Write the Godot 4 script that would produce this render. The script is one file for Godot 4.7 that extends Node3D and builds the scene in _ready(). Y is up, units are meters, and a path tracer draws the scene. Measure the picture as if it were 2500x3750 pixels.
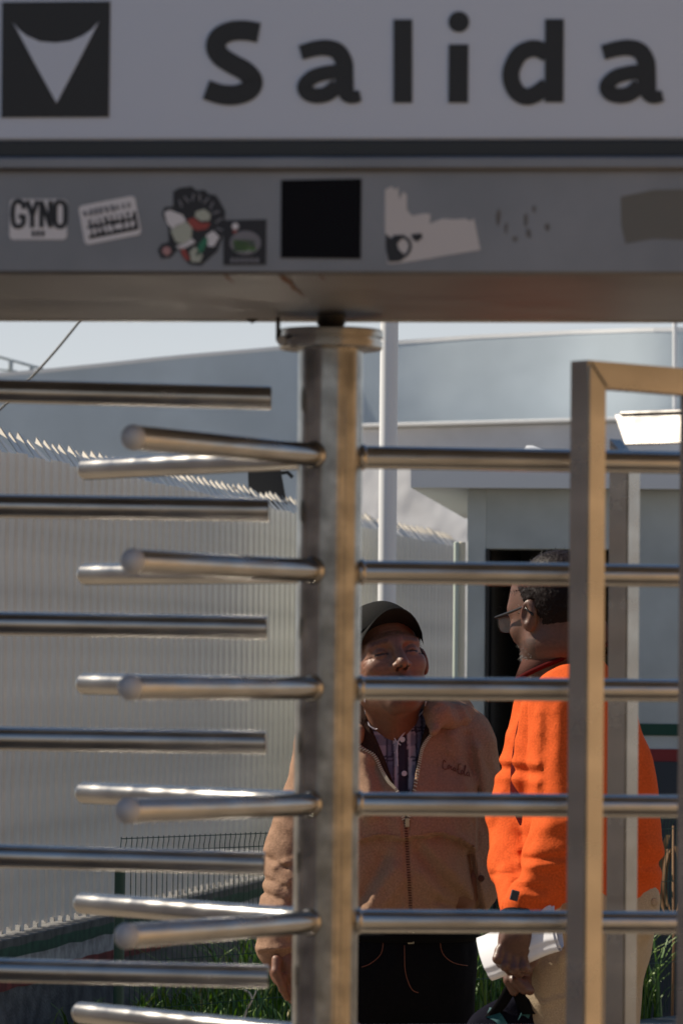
extends Node3D

var M := {}
var taken := {}


func _ready():
	# ---- camera, sky, sun, exposure ----
	var cam := Camera3D.new()
	cam.name = "camera"
	cam.position = Vector3(0, 1.5, 0)
	cam.rotation = Vector3(deg_to_rad(2.24), 0, deg_to_rad(0.55))
	cam.fov = 13.634
	cam.near = 0.1
	cam.far = 600.0
	var lens := CameraAttributesPhysical.new()
	lens.frustum_focal_length = 100.39
	lens.frustum_focus_distance = 9.7
	lens.exposure_aperture = 6.7
	cam.attributes = lens
	add_child(cam)
	cam.current = true
	var env := Environment.new()
	env.background_mode = Environment.BG_SKY
	var sm := ProceduralSkyMaterial.new()
	sm.sky_top_color = Color(0.25, 0.355, 0.49)
	sm.sky_horizon_color = Color(0.795, 0.808, 0.805)
	sm.sky_curve = 0.14
	sm.sun_angle_max = 12.0
	sm.sun_curve = 0.1
	sm.ground_horizon_color = Color(0.55, 0.52, 0.48)
	sm.ground_bottom_color = Color(0.35, 0.31, 0.27)
	var sky := Sky.new()
	sky.sky_material = sm
	env.sky = sky
	env.tonemap_mode = Environment.TONE_MAPPER_LINEAR
	env.tonemap_exposure = 1.42
	env.sdfgi_enabled = true
	env.ssao_enabled = true
	env.ssil_enabled = true
	var we := WorldEnvironment.new()
	we.name = "environment"
	we.environment = env
	add_child(we)
	var sun := DirectionalLight3D.new()
	sun.name = "sun"
	sun.light_energy = 1.6
	sun.light_color = Color(1.0, 0.955, 0.88)
	sun.light_angular_distance = 0.5
	sun.shadow_enabled = true
	add_child(sun)
	sun.look_at_from_position(Vector3(-1.0, 0.98, -0.36), Vector3.ZERO, Vector3.UP)
	# ---- the place, from the large to the small ----
	make_materials()
	ground_and_surroundings()
	far_buildings()
	guard_booth()
	palisade()
	planting_bed()
	turnstile()
	exit_sign()
	stickers()
	people()


# ------------------------------------------------------------------ helpers

func numbered(called: String) -> String:
	if not taken.has(called):
		taken[called] = 0
		return called
	taken[called] += 1
	return "%s_%03d" % [called, taken[called]]

func tag(o: Node3D, label: String, category: String, group := "", kind := "") -> Node3D:
	if label: o.set_meta("label", label)
	if category: o.set_meta("category", category)
	if group: o.set_meta("group", group)
	if kind: o.set_meta("kind", kind)
	return o

func thing(called: String, label: String, category: String, where := Vector3.ZERO, turn := 0.0, group := "") -> Node3D:
	var o := Node3D.new()
	o.name = numbered(called)
	add_child(o)
	o.position = where
	o.rotation.y = turn
	return tag(o, label, category, group)

func obj(called: String, mesh: Mesh, m: Material, parent: Node = self, xf := Transform3D()) -> MeshInstance3D:
	var o := MeshInstance3D.new()
	o.name = numbered(called) if parent == self else called
	o.mesh = mesh
	o.material_override = m
	o.transform = xf
	parent.add_child(o, true)
	return o

func lin(r: float, g: float, b: float) -> Color:
	return Color(r, g, b).linear_to_srgb()

func noise(sd: int, freq: float, octaves := 4) -> FastNoiseLite:
	var n := FastNoiseLite.new()
	n.seed = sd
	n.frequency = freq
	n.fractal_octaves = octaves
	return n

# a seamless picture of noise between two greys or colours (sRGB)
func noise_tex(sd: int, freq: float, lo: Color, hi: Color, size := 256, octaves := 4, stretch := 1, sharp := 1.0) -> ImageTexture:
	var src := noise(sd, freq, octaves).get_seamless_image(size, size)
	src.convert(Image.FORMAT_L8)
	if stretch > 1:
		src.resize(size, maxi(4, size / stretch), Image.INTERPOLATE_BILINEAR)
		var tall := Image.create(size, size, false, Image.FORMAT_L8)
		for k in stretch:
			tall.blit_rect(src, Rect2i(0, 0, size, size / stretch), Vector2i(0, k * size / stretch))
		src = tall
	var a := src.get_data()
	var b := PackedByteArray()
	b.resize(a.size() * 3)
	var pal := []
	for i in 256:
		var t := clampf((i / 255.0 - 0.5) * sharp + 0.5, 0, 1)
		pal.append(lo.lerp(hi, t))
	for i in a.size():
		var c: Color = pal[a[i]]
		b[i * 3] = c.r8
		b[i * 3 + 1] = c.g8
		b[i * 3 + 2] = c.b8
	return ImageTexture.create_from_image(Image.create_from_data(size, size, false, Image.FORMAT_RGB8, b))

func mat(called: String, c: Color, rough := 0.8, metal := 0.0) -> StandardMaterial3D:
	var m := StandardMaterial3D.new()
	m.resource_name = called
	m.albedo_color = c
	m.roughness = rough
	m.metallic = metal
	M[called] = m
	return m

func tri_map(m: StandardMaterial3D, scale: float) -> StandardMaterial3D:
	m.uv1_triplanar = true
	m.uv1_scale = Vector3.ONE * scale
	return m

func relief(m: StandardMaterial3D, t: Texture2D, cm: float) -> StandardMaterial3D:
	m.heightmap_enabled = true
	m.heightmap_texture = t
	m.heightmap_scale = cm
	return m

func make_materials():
	var g8 := func(v): return Color(v, v, v)
	var soft := noise_tex(3, 0.012, g8.call(0.86), g8.call(1.0), 256, 5)
	var blot := noise_tex(9, 0.02, g8.call(0.70), g8.call(1.0), 256, 5, 1, 1.5)
	var fine := noise_tex(5, 0.16, g8.call(0.0), g8.call(1.0), 256, 3)
	var wavy := noise_tex(15, 0.02, g8.call(0.0), g8.call(1.0), 256, 3)
	var brushed := noise_tex(21, 0.22, g8.call(0.0), g8.call(1.0), 256, 2)
	var smudge := noise_tex(27, 0.02, g8.call(0.62), g8.call(1.0), 256, 5, 1, 1.6)
	M["fine"] = fine
	M["wavy"] = wavy
	# stainless steel: one for tubes, one for flat sheet
	var m := tri_map(mat("steel_tube", lin(0.55, 0.53, 0.505), 0.28, 1.0), 3.0)
	m.roughness_texture = smudge
	m.albedo_texture = soft
	relief(m, wavy, 0.02)
	m = tri_map(mat("steel_post", lin(0.50, 0.475, 0.445), 0.30, 1.0), 3.0)
	m.roughness_texture = smudge
	m.albedo_texture = soft
	m = tri_map(mat("steel_sheet", lin(0.285, 0.28, 0.29), 0.5, 1.0), 1.2)
	m.roughness_texture = soft
	m.albedo_texture = soft
	m = tri_map(mat("steel_column", lin(0.41, 0.395, 0.375), 0.27, 1.0), 3.0)
	m.roughness_texture = smudge
	m.albedo_texture = blot
	mat("cap_end", lin(0.50, 0.51, 0.53), 0.5, 0.15)
	mat("dark_steel", lin(0.05, 0.045, 0.04), 0.5, 0.6)
	mat("grime", lin(0.13, 0.125, 0.12), 0.8)
	mat("rust", lin(0.16, 0.065, 0.02), 0.9)
	# sign
	m = mat("sign_white", lin(0.55, 0.60, 0.69), 0.5)
	mat("sign_black", lin(0.012, 0.011, 0.011), 0.45)
	mat("sign_frame", lin(0.010, 0.011, 0.013), 0.35)
	mat("plate_black", lin(0.005, 0.005, 0.007), 0.5).metallic_specular = 0.2
	# buildings
	m = tri_map(mat("wall_blue", lin(0.50, 0.58, 0.65), 0.9), 0.35)
	m.albedo_texture = soft
	relief(m, wavy, 0.5)
	m = tri_map(mat("wall_pale", lin(0.80, 0.81, 0.84), 0.9), 0.5)
	m.albedo_texture = soft
	relief(m, wavy, 1.0)
	m = tri_map(mat("booth_wall", lin(0.53, 0.575, 0.57), 0.85), 0.8)
	m.albedo_texture = soft
	mat("booth_trim", lin(0.66, 0.67, 0.68), 0.8)
	mat("flag_green", lin(0.006, 0.055, 0.035), 0.7)
	mat("flag_white", lin(0.55, 0.56, 0.55), 0.8)
	mat("flag_red", lin(0.20, 0.018, 0.02), 0.7)
	mat("navy", lin(0.03, 0.038, 0.05), 0.7)
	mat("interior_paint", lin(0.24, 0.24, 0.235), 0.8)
	mat("white_paint", lin(0.70, 0.71, 0.72), 0.45)
	mat("cream_paint", lin(0.62, 0.58, 0.45), 0.6)
	mat("pale_green_paint", lin(0.50, 0.57, 0.50), 0.6)
	# ground, masonry
	m = tri_map(mat("paving", lin(0.24, 0.195, 0.145), 0.9), 0.4)
	m.uv1_world_triplanar = true
	m.albedo_texture = soft
	m = tri_map(mat("soil", lin(0.05, 0.04, 0.028), 1.0), 2.0)
	m.albedo_texture = blot
	m = tri_map(mat("concrete", lin(0.22, 0.21, 0.20), 0.9), 1.2)
	m.albedo_texture = blot
	relief(m, fine, 0.3)
	m = tri_map(mat("tan_render", lin(0.52, 0.35, 0.20), 0.9), 0.6)
	m.albedo_texture = soft
	m = tri_map(mat("grey_render", lin(0.74, 0.73, 0.72), 0.9), 0.6)
	m.albedo_texture = soft
	m = tri_map(mat("plaza_render", lin(0.40, 0.385, 0.36), 0.9), 0.6)
	m.albedo_texture = blot
	# fences
	m = tri_map(mat("pale_metal", lin(0.80, 0.755, 0.68), 0.55), 1.5)
	m.albedo_texture = soft
	mat("base_moss", lin(0.13, 0.13, 0.12), 0.95).albedo_texture = blot
	tri_map(M.base_moss, 3.0)
	m = tri_map(mat("base_green", lin(0.035, 0.10, 0.06), 0.85), 3.0)
	m.albedo_texture = blot
	m = tri_map(mat("base_white", lin(0.48, 0.46, 0.44), 0.9), 3.0)
	m.albedo_texture = blot
	m = tri_map(mat("base_red", lin(0.26, 0.05, 0.04), 0.9), 3.0)
	m.albedo_texture = blot
	m = tri_map(mat("base_grey", lin(0.17, 0.165, 0.16), 0.95), 2.0)
	m.albedo_texture = blot
	relief(m, fine, 0.3)
	mat("mesh_green", lin(0.006, 0.045, 0.03), 0.5)
	m = mat("leaf", lin(0.10, 0.19, 0.03), 0.5)
	m.vertex_color_use_as_albedo = true
	m.albedo_color = Color.WHITE
	m.backlight_enabled = true
	m.backlight = Color(0.45, 0.55, 0.2)
	mat("dry_leaf", lin(0.24, 0.13, 0.06), 0.8)
	mat("rubber_black", lin(0.008, 0.009, 0.011), 0.5)

# ---- mesh builders

func tri(st: SurfaceTool, a: Vector3, b: Vector3, c: Vector3, out: Vector3):
	if (b - a).cross(c - a).dot(out) > 0.0:
		st.add_vertex(a); st.add_vertex(c); st.add_vertex(b)
	else:
		st.add_vertex(a); st.add_vertex(b); st.add_vertex(c)

func quad(st: SurfaceTool, a: Vector3, b: Vector3, c: Vector3, d: Vector3, out: Vector3):
	tri(st, a, b, c, out)
	tri(st, a, c, d, out)

func start(group := -1) -> SurfaceTool:
	var st := SurfaceTool.new()
	st.begin(Mesh.PRIMITIVE_TRIANGLES)
	st.set_smooth_group(group)
	return st

func done(st: SurfaceTool) -> ArrayMesh:
	st.generate_normals()
	return st.commit()

# a box with chamfered edges
func box(size: Vector3, ch := 0.004, st: SurfaceTool = null, at := Transform3D()) -> ArrayMesh:
	var own := st == null
	if own: st = start()
	var h := size * 0.5
	ch = minf(ch, minf(h.x, minf(h.y, h.z)) * 0.45)
	var v := func(s: Vector3, axis: int) -> Vector3:
		var p := s * (h - Vector3.ONE * ch)
		p[axis] = s[axis] * h[axis]
		return at * p
	var b := at.basis
	for axis in 3:
		var u := (axis + 1) % 3
		var w := (axis + 2) % 3
		for sg in [-1.0, 1.0]:
			var c := []
			for q in [[-1, -1], [1, -1], [1, 1], [-1, 1]]:
				var s := Vector3.ZERO
				s[axis] = sg; s[u] = q[0]; s[w] = q[1]
				c.append(v.call(s, axis))
			var n := Vector3.ZERO
			n[axis] = sg
			quad(st, c[0], c[1], c[2], c[3], b * n)
		for s1 in [-1.0, 1.0]:
			for s2 in [-1.0, 1.0]:
				var p := Vector3.ZERO
				p[u] = s1; p[w] = s2
				var lo := p
				var hi := p
				lo[axis] = -1.0; hi[axis] = 1.0
				quad(st, v.call(lo, u), v.call(hi, u), v.call(hi, w), v.call(lo, w), b * p)
	for i in 8:
		var s := Vector3(1 if i & 1 else -1, 1 if i & 2 else -1, 1 if i & 4 else -1)
		tri(st, v.call(s, 0), v.call(s, 1), v.call(s, 2), b * s)
	return done(st) if own else null

# a surface turned round the line a-b; profile: [distance along, radius]
func lathe(a: Vector3, b: Vector3, profile: Array, n := 24, st: SurfaceTool = null) -> ArrayMesh:
	var own := st == null
	if own: st = start(1)
	var w := (b - a).normalized()
	var u := w.cross(Vector3.UP if absf(w.y) < 0.9 else Vector3.RIGHT).normalized()
	var v := w.cross(u)
	var group := 1
	for i in profile.size() - 1:
		var p: Array = profile[i]
		var q: Array = profile[i + 1]
		var lead := Vector2(q[0] - p[0], q[1] - p[1])
		if i > 0 and absf(lead.angle_to(Vector2(p[0] - profile[i - 1][0], p[1] - profile[i - 1][1]))) > 0.6: group += 1
		st.set_smooth_group(group)
		for k in n:
			var d0 := u * cos(TAU * k / n) + v * sin(TAU * k / n)
			var d1 := u * cos(TAU * (k + 1) / n) + v * sin(TAU * (k + 1) / n)
			var out := (d0 + d1) * lead.x - w * lead.y
			var c0: Vector3 = a + w * p[0] + d0 * p[1]
			var c1: Vector3 = a + w * p[0] + d1 * p[1]
			var c2: Vector3 = a + w * q[0] + d1 * q[1]
			var c3: Vector3 = a + w * q[0] + d0 * q[1]
			if p[1] > 1e-6: tri(st, c0, c1, c2 if q[1] > 1e-6 else c3, out)
			if q[1] > 1e-6: tri(st, c0, c2, c3, out)
	return done(st) if own else null

func tube(a: Vector3, b: Vector3, r: float, n := 16, st: SurfaceTool = null, bevel := 0.15) -> ArrayMesh:
	var l := a.distance_to(b)
	var e := r * bevel
	return lathe(a, b, [[0.0, 0.0], [0.0, r - e], [e, r], [l - e, r], [l, r - e], [l, 0.0]], n, st)

# a tube that follows points
func rope(pts: Array, r: float, n := 6, st: SurfaceTool = null) -> ArrayMesh:
	var own := st == null
	if own: st = start(1)
	var rings := []
	for i in pts.size():
		var w: Vector3 = (pts[mini(i + 1, pts.size() - 1)] - pts[maxi(i - 1, 0)]).normalized()
		var u := w.cross(Vector3(0.31, 0.2, 0.93)).normalized()
		var v := w.cross(u)
		var ring := []
		for k in n:
			ring.append(pts[i] + (u * cos(TAU * k / n) + v * sin(TAU * k / n)) * r)
		rings.append(ring)
	for i in pts.size() - 1:
		for k in n:
			var k1 := (k + 1) % n
			quad(st, rings[i][k], rings[i][k1], rings[i + 1][k1], rings[i + 1][k], rings[i][k] + rings[i][k1] - pts[i] * 2.0)
	for e in [0, pts.size() - 1]:
		var out: Vector3 = pts[e] - pts[1 if e == 0 else e - 1]
		for k in range(1, n - 1):
			tri(st, rings[e][0], rings[e][k], rings[e][k + 1], out)
	return done(st) if own else null

# a flat outline (x, y) given thickness towards +z
func slab(poly: Array, z0: float, z1: float, st: SurfaceTool = null, at := Transform3D()) -> ArrayMesh:
	var own := st == null
	if own: st = start()
	var pts := PackedVector2Array(poly)
	var idx := Geometry2D.triangulate_polygon(pts)
	for i in range(0, idx.size(), 3):
		for z in [z0, z1]:
			var out: Vector3 = at.basis * Vector3(0, 0, 1 if z == maxf(z0, z1) else -1)
			var a := pts[idx[i]]
			var b := pts[idx[i + 1]]
			var c := pts[idx[i + 2]]
			tri(st, at * Vector3(a.x, a.y, z), at * Vector3(b.x, b.y, z), at * Vector3(c.x, c.y, z), out)
	var ccw := not Geometry2D.is_polygon_clockwise(pts)
	for i in pts.size():
		var a := pts[i]
		var b := pts[(i + 1) % pts.size()]
		var o2 := Vector2(b.y - a.y, a.x - b.x) * (1.0 if ccw else -1.0)
		quad(st, at * Vector3(a.x, a.y, z0), at * Vector3(b.x, b.y, z0), at * Vector3(b.x, b.y, z1), at * Vector3(a.x, a.y, z1), at.basis * Vector3(o2.x, o2.y, 0))
	return done(st) if own else null

func smooth_line(p: Array, per := 6, closed := false) -> Array:
	var out := []
	var n := p.size()
	for i in (n if closed else n - 1):
		var a = p[(i - 1 + n) % n] if closed or i > 0 else p[0]
		var b = p[i]
		var c = p[(i + 1) % n]
		var d = p[(i + 2) % n] if closed or i + 2 < n else p[n - 1]
		for k in per:
			var t := float(k) / per
			out.append(0.5 * (2.0 * b + (c - a) * t + (2.0 * a - 5.0 * b + 4.0 * c - d) * t * t + (3.0 * b - a - 3.0 * c + d) * t * t * t))
	if not closed: out.append(p[n - 1])
	return out

# a brush stroke of changing width, as a thin slab
func stroke(st: SurfaceTool, line: Array, w0: float, w1: float, z0: float, z1: float, per := 6):
	var p := smooth_line(line, per)
	var left := []
	var right := []
	for i in p.size():
		var d: Vector2 = (p[mini(i + 1, p.size() - 1)] - p[maxi(i - 1, 0)]).normalized()
		var s := Vector2(-d.y, d.x) * lerpf(w0, w1, float(i) / (p.size() - 1)) * 0.5
		left.append(p[i] + s)
		right.append(p[i] - s)
	for i in p.size() - 1:
		var q := [left[i], right[i], right[i + 1], left[i + 1]]
		for z in [z0, z1]:
			quad(st, Vector3(q[0].x, q[0].y, z), Vector3(q[1].x, q[1].y, z), Vector3(q[2].x, q[2].y, z), Vector3(q[3].x, q[3].y, z), Vector3(0, 0, 1 if z == z1 else -1))
		quad(st, Vector3(q[0].x, q[0].y, z0), Vector3(q[3].x, q[3].y, z0), Vector3(q[3].x, q[3].y, z1), Vector3(q[0].x, q[0].y, z1), Vector3(q[0].x - q[1].x, q[0].y - q[1].y, 0))
		quad(st, Vector3(q[1].x, q[1].y, z0), Vector3(q[2].x, q[2].y, z0), Vector3(q[2].x, q[2].y, z1), Vector3(q[1].x, q[1].y, z1), Vector3(q[1].x - q[0].x, q[1].y - q[0].y, 0))

func oval(c: Vector2, rx: float, ry: float, n := 24, turn := 0.0) -> Array:
	var out := []
	for k in n:
		out.append(c + Vector2(cos(TAU * k / n) * rx, sin(TAU * k / n) * ry).rotated(turn))
	return out

# ------------------------------------------------------------------ the place

func ground_and_surroundings():
	var g := PlaneMesh.new()
	g.size = Vector2(500, 500)
	tag(obj("ground", g, M.paving), "tan paved ground under the turnstile and the two men", "ground", "", "structure")
	# what the polished steel mirrors: walls beside and behind the photographer
	tag(obj("sunlit_wall", box(Vector3(0.3, 3.4, 7.8), 0.01), M.tan_render, self, Transform3D(Basis(), Vector3(3.4, 1.7, -2.9))), "sunlit orange tan rendered wall running along the right of the passage", "wall")
	tag(obj("shaded_wall", box(Vector3(0.3, 2.6, 5.6), 0.01), M.grey_render, self, Transform3D(Basis(), Vector3(-2.9, 1.3, -4.6))), "grey rendered wall in shade along the left of the passage", "wall")
	var h := thing("plaza_building", "low grey tan building with dark windows facing the turnstile from across the plaza", "building", Vector3(0, 0, 13))
	obj("wall", box(Vector3(24, 2.8, 0.4), 0.02), M.plaza_render, h, Transform3D(Basis(), Vector3(0, 1.4, 0.2)))
	for k in [0, 1, 5, 6]:
		obj("window", box(Vector3(1.6, 1.3, 0.06), 0.01), M.navy, h, Transform3D(Basis(), Vector3(-11.0 + k * 3.6, 1.6, -0.02)))

func far_buildings():
	# big curved blue grey wall
	var line := [Vector2(-2.3804, 21.6), Vector2(-1.7454, 21.9), Vector2(-1.3089, 22.05), Vector2(-0.8624, 22.1), Vector2(-0.2098, 22.0), Vector2(0.2931, 21.8), Vector2(0.6585, 21.57), Vector2(1.1323, 21.2), Vector2(1.6042, 20.75), Vector2(2.057, 20.72)]
	var tops := [2.9911, 3.0562, 3.1117, 3.167, 3.2241, 3.2333, 3.245, 3.2436, 3.224, 3.2281]
	var pts := smooth_line(line, 5)
	var hs := []
	for i in pts.size():
		var f := minf(i / 5.0, 9.0)
		hs.append(lerpf(tops[int(f)], tops[mini(int(f) + 1, 9)], f - int(f)))
	var st := start(1)
	var cap := start()
	for i in pts.size() - 1:
		var a := Vector3(pts[i].x, 0, -pts[i].y)
		var b := Vector3(pts[i + 1].x, 0, -pts[i + 1].y)
		var n := Vector3(-(b.z - a.z), 0, b.x - a.x).normalized()
		if n.z < 0: n = -n
		var au: Vector3 = a + Vector3.UP * hs[i]
		var bu: Vector3 = b + Vector3.UP * hs[i + 1]
		quad(st, a, b, bu, au, n)
		var back := -n * 0.25
		quad(st, a + back, b + back, bu + back, au + back, -n)
		quad(cap, au + n * 0.002, bu + n * 0.002, bu + back, au + back, Vector3.UP)
		quad(cap, au + n * 0.002, bu + n * 0.002, bu + n * 0.002 - Vector3.UP * 0.02, au + n * 0.002 - Vector3.UP * 0.02, n)
	var w := thing("curved_building", "big blue grey rendered building with a long curved parapet behind the fence", "building")
	obj("wall", done(st), M.wall_blue, w)
	obj("coping", done(cap), M.white_paint, w)
	obj("corner_pipe", tube(Vector3(1.6042, 2.6933, -20.65), Vector3(1.6, 3.3255, -20.65), 0.0115, 10), M.white_paint, w)
	# pale annex in front of it
	var an := thing("pale_annex", "low pale grey annex with a thin white ledge between the curved building and the booth", "building")
	var y0: float = 2.7408
	an.position = Vector3(-0.0986, 0, -21.2)
	an.rotation.y = deg_to_rad(-31)
	obj("wall", box(Vector3(2.9, y0, 0.3), 0.01), M.wall_pale, an, Transform3D(Basis(), Vector3(1.45, y0 * 0.5, -0.15)))
	obj("ledge", box(Vector3(2.92, 0.018, 0.36), 0.003), M.white_paint, an, Transform3D(Basis(), Vector3(1.45, y0 + 0.009, -0.14)))
	# white pole
	var p := thing("white_pole", "tall round white painted pole rising behind the man in the cap", "pole", Vector3(0.14, 0, -13))
	obj("shaft", tube(Vector3.ZERO, Vector3(0.0, 3.4, 0), 0.0275, 24), M.white_paint, p)
	obj("base_plate", box(Vector3(0.14, 0.014, 0.14), 0.003), M.white_paint, p, Transform3D(Basis(), Vector3(0, 0.007, 0)))
	# far handrail
	var r := thing("handrail", "thin grey far handrail against the sky above the curved building", "handrail")
	var steel: Material = M.booth_wall
	obj("rail", rope([Vector3(-2.0717, 3.324, -24), Vector3(-1.9246, 3.2911, -24), Vector3(-1.6793, 3.2249, -24)], 0.008, 6), steel, r)
	obj("rail", rope([Vector3(-2.0706, 3.2408, -24), Vector3(-1.9237, 3.2201, -24), Vector3(-1.8258, 3.2113, -24)], 0.006, 6), steel, r)
	for q in [[Vector3(-1.8608, 3.2771, -24), Vector3(-1.8647, 3.1937, -24)], [Vector3(-1.7431, 3.2439, -24), Vector3(-1.7474, 3.1949, -24)], [Vector3(-1.9785, 3.3053, -24), Vector3(-1.9819, 3.1877, -24)]]:
		obj("baluster", rope(q, 0.013, 6), steel, r)
	# cable
	var c := [Vector3(-0.8515, 2.9297, -15.5), Vector3(-0.9556, 2.7893, -15.5), Vector3(-1.0536, 2.6665, -15.5), Vector3(-1.1471, 2.5628, -15.5), Vector3(-1.2405, 2.4655, -15.5), Vector3(-1.3498, 2.3712, -15.5)]
	tag(obj("cable", rope(smooth_line(c, 5), 0.0045, 6), M.rubber_black), "thin dark slack cable crossing the sky from the canopy down to the left", "cable")
	# black thing hung behind the fence top
	var b := thing("black_lamp_housing", "small black tapered housing behind the fence spikes just left of the steel column", "lamp housing", Vector3(-0.2812, 2.2398, -16.2))
	var k := 16.2 / 9840.0
	obj("housing", slab([Vector2(-45, 34) * k, Vector2(30, 34) * k, Vector2(48, -60) * k, Vector2(-40, -60) * k], -0.05, 0.05), M.rubber_black, b)
	obj("arm", rope([Vector3(30 * k, 24 * k, 0), Vector3(46 * k, 26 * k, 0), Vector3(58 * k, 14 * k, 0)], 0.008, 8), M.rubber_black, b)
	obj("bracket", box(Vector3(0.03, 0.5, 0.03), 0.004), M.rubber_black, b, Transform3D(Basis(), Vector3(0, -0.3, -0.03)))

func guard_booth():
	var yaw := deg_to_rad(-5.5)
	var o := thing("guard_booth", "small white guard booth with an open dark doorway and green white and red stripes", "booth", Vector3(0.4409, 0, -15), yaw)
	var top: float = 2.1716
	var dl: float = 0.5065 - 0.4409
	var dr: float = 0.9502 - 0.4409
	var dt: float = 1.9623
	var wide := 1.6
	var g0: float = 1.3567
	var g1: float = 1.3159
	var r0: float = 1.2691
	var r1: float = 1.2253
	# front wall round the doorway, then sides and back
	obj("wall", box(Vector3(dl, top, 0.15), 0.002), M.booth_wall, o, Transform3D(Basis(), Vector3(dl * 0.5, top * 0.5, -0.075)))
	obj("wall", box(Vector3(dr - dl, top - dt, 0.15), 0.002), M.booth_wall, o, Transform3D(Basis(), Vector3((dl + dr) * 0.5, (top + dt) * 0.5, -0.075)))
	obj("wall", box(Vector3(wide - dr, top, 0.15), 0.002), M.booth_wall, o, Transform3D(Basis(), Vector3((wide + dr) * 0.5, top * 0.5, -0.075)))
	obj("wall", box(Vector3(0.05, top, 2.2), 0.002), M.booth_wall, o, Transform3D(Basis(), Vector3(0.027, top * 0.5, -1.252)))
	obj("inner_wall", box(Vector3(0.01, top, 2.1), 0.002), M.interior_paint, o, Transform3D(Basis(), Vector3(0.06, top * 0.5, -1.21)))
	obj("wall", box(Vector3(0.12, top, 2.2), 0.002), M.booth_wall, o, Transform3D(Basis(), Vector3(wide - 0.062, top * 0.5, -1.252)))
	obj("wall", box(Vector3(wide, top, 0.12), 0.002), M.booth_wall, o, Transform3D(Basis(), Vector3(wide * 0.5, top * 0.5, -2.42)))
	obj("inner_wall", box(Vector3(wide - 0.19, top, 0.04), 0.002), M.interior_paint, o, Transform3D(Basis(), Vector3(wide * 0.5 - 0.03, top * 0.5, -2.3)))
	obj("inner_ceiling", box(Vector3(wide - 0.19, 0.03, 2.1), 0.002), M.interior_paint, o, Transform3D(Basis(), Vector3(wide * 0.5 - 0.03, top - 0.02, -1.21)))
	obj("inner_floor", box(Vector3(wide - 0.19, 0.02, 2.1), 0.002), M.interior_paint, o, Transform3D(Basis(), Vector3(wide * 0.5 - 0.03, 0.02, -1.21)))
	obj("inner_wall", box(Vector3(0.01, top, 2.1), 0.002), M.interior_paint, o, Transform3D(Basis(), Vector3(wide - 0.13, top * 0.5, -1.21)))
	obj("door_frame", box(Vector3(0.012, dt, 0.17), 0.002), M.rubber_black, o, Transform3D(Basis(), Vector3(dl + 0.007, dt * 0.5, -0.078)))
	obj("door_frame", box(Vector3(0.012, dt, 0.17), 0.002), M.rubber_black, o, Transform3D(Basis(), Vector3(dr - 0.007, dt * 0.5, -0.078)))
	for side in [[0.0, dl - 0.001], [dr + 0.001, wide]]:
		var mid: float = (side[0] + side[1]) * 0.5
		var sz: float = side[1] - side[0]
		obj("green_stripe", box(Vector3(sz, g0 - g1, 0.006), 0.001), M.flag_green, o, Transform3D(Basis(), Vector3(mid, (g0 + g1) * 0.5, 0.003)))
		obj("red_stripe", box(Vector3(sz, r0 - r1, 0.006), 0.001), M.flag_red, o, Transform3D(Basis(), Vector3(mid, (r0 + r1) * 0.5, 0.003)))
		obj("dark_plinth", box(Vector3(sz, r1, 0.01), 0.001), M.navy, o, Transform3D(Basis(), Vector3(mid, r1 * 0.5, 0.005)))
	# flat roof slab that overhangs
	var x0: float = 0.2488 - 0.4409
	var up: float = 2.2523
	var face := [Vector2(x0, 0.10), Vector2(1.9, 0.10), Vector2(1.9, -2.7), Vector2(x0, -2.7)]
	var sm := start()
	var lay := Transform3D(Basis(Vector3.RIGHT, Vector3(0, 0, 1), Vector3.UP), Vector3.ZERO)
	slab(face, top, up, sm, lay)
	obj("roof_slab", done(sm), M.booth_trim, o)
	# little vent on the roof
	var v := obj("roof_vent", tube(Vector3(0.20, up, -0.5), Vector3(0.20, up + 0.06, -0.5), 0.03, 16), M.white_paint, o)
	v.set_meta("label", "small white hooded roof vent")
	obj("vent_hood", lathe(Vector3(0.17, up + 0.075, -0.5), Vector3(0.26, up + 0.045, -0.5), [[0.0, 0.0], [0.0, 0.026], [0.02, 0.034], [0.07, 0.03], [0.09, 0.012], [0.09, 0.0]], 16), M.white_paint, v)
	# two pipes where the fence meets the booth
	for q in [[1052.0, "pale_green_paint", "pale green white pipe, the slimmer of two where the fence meets the booth", 0.010], [1064.0, "cream_paint", "cream pipe right beside the pale green one at the booth corner", 0.012]]:
		var x: float = (q[0] - 784.0) / 9840.0 * 14.6 - 0.004
		tag(obj("drain_pipe", tube(Vector3(x, 0, -14.6), Vector3(x, 1.9725, -14.6), q[3], 12), M[q[1]]), q[2], "pipe")

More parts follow.
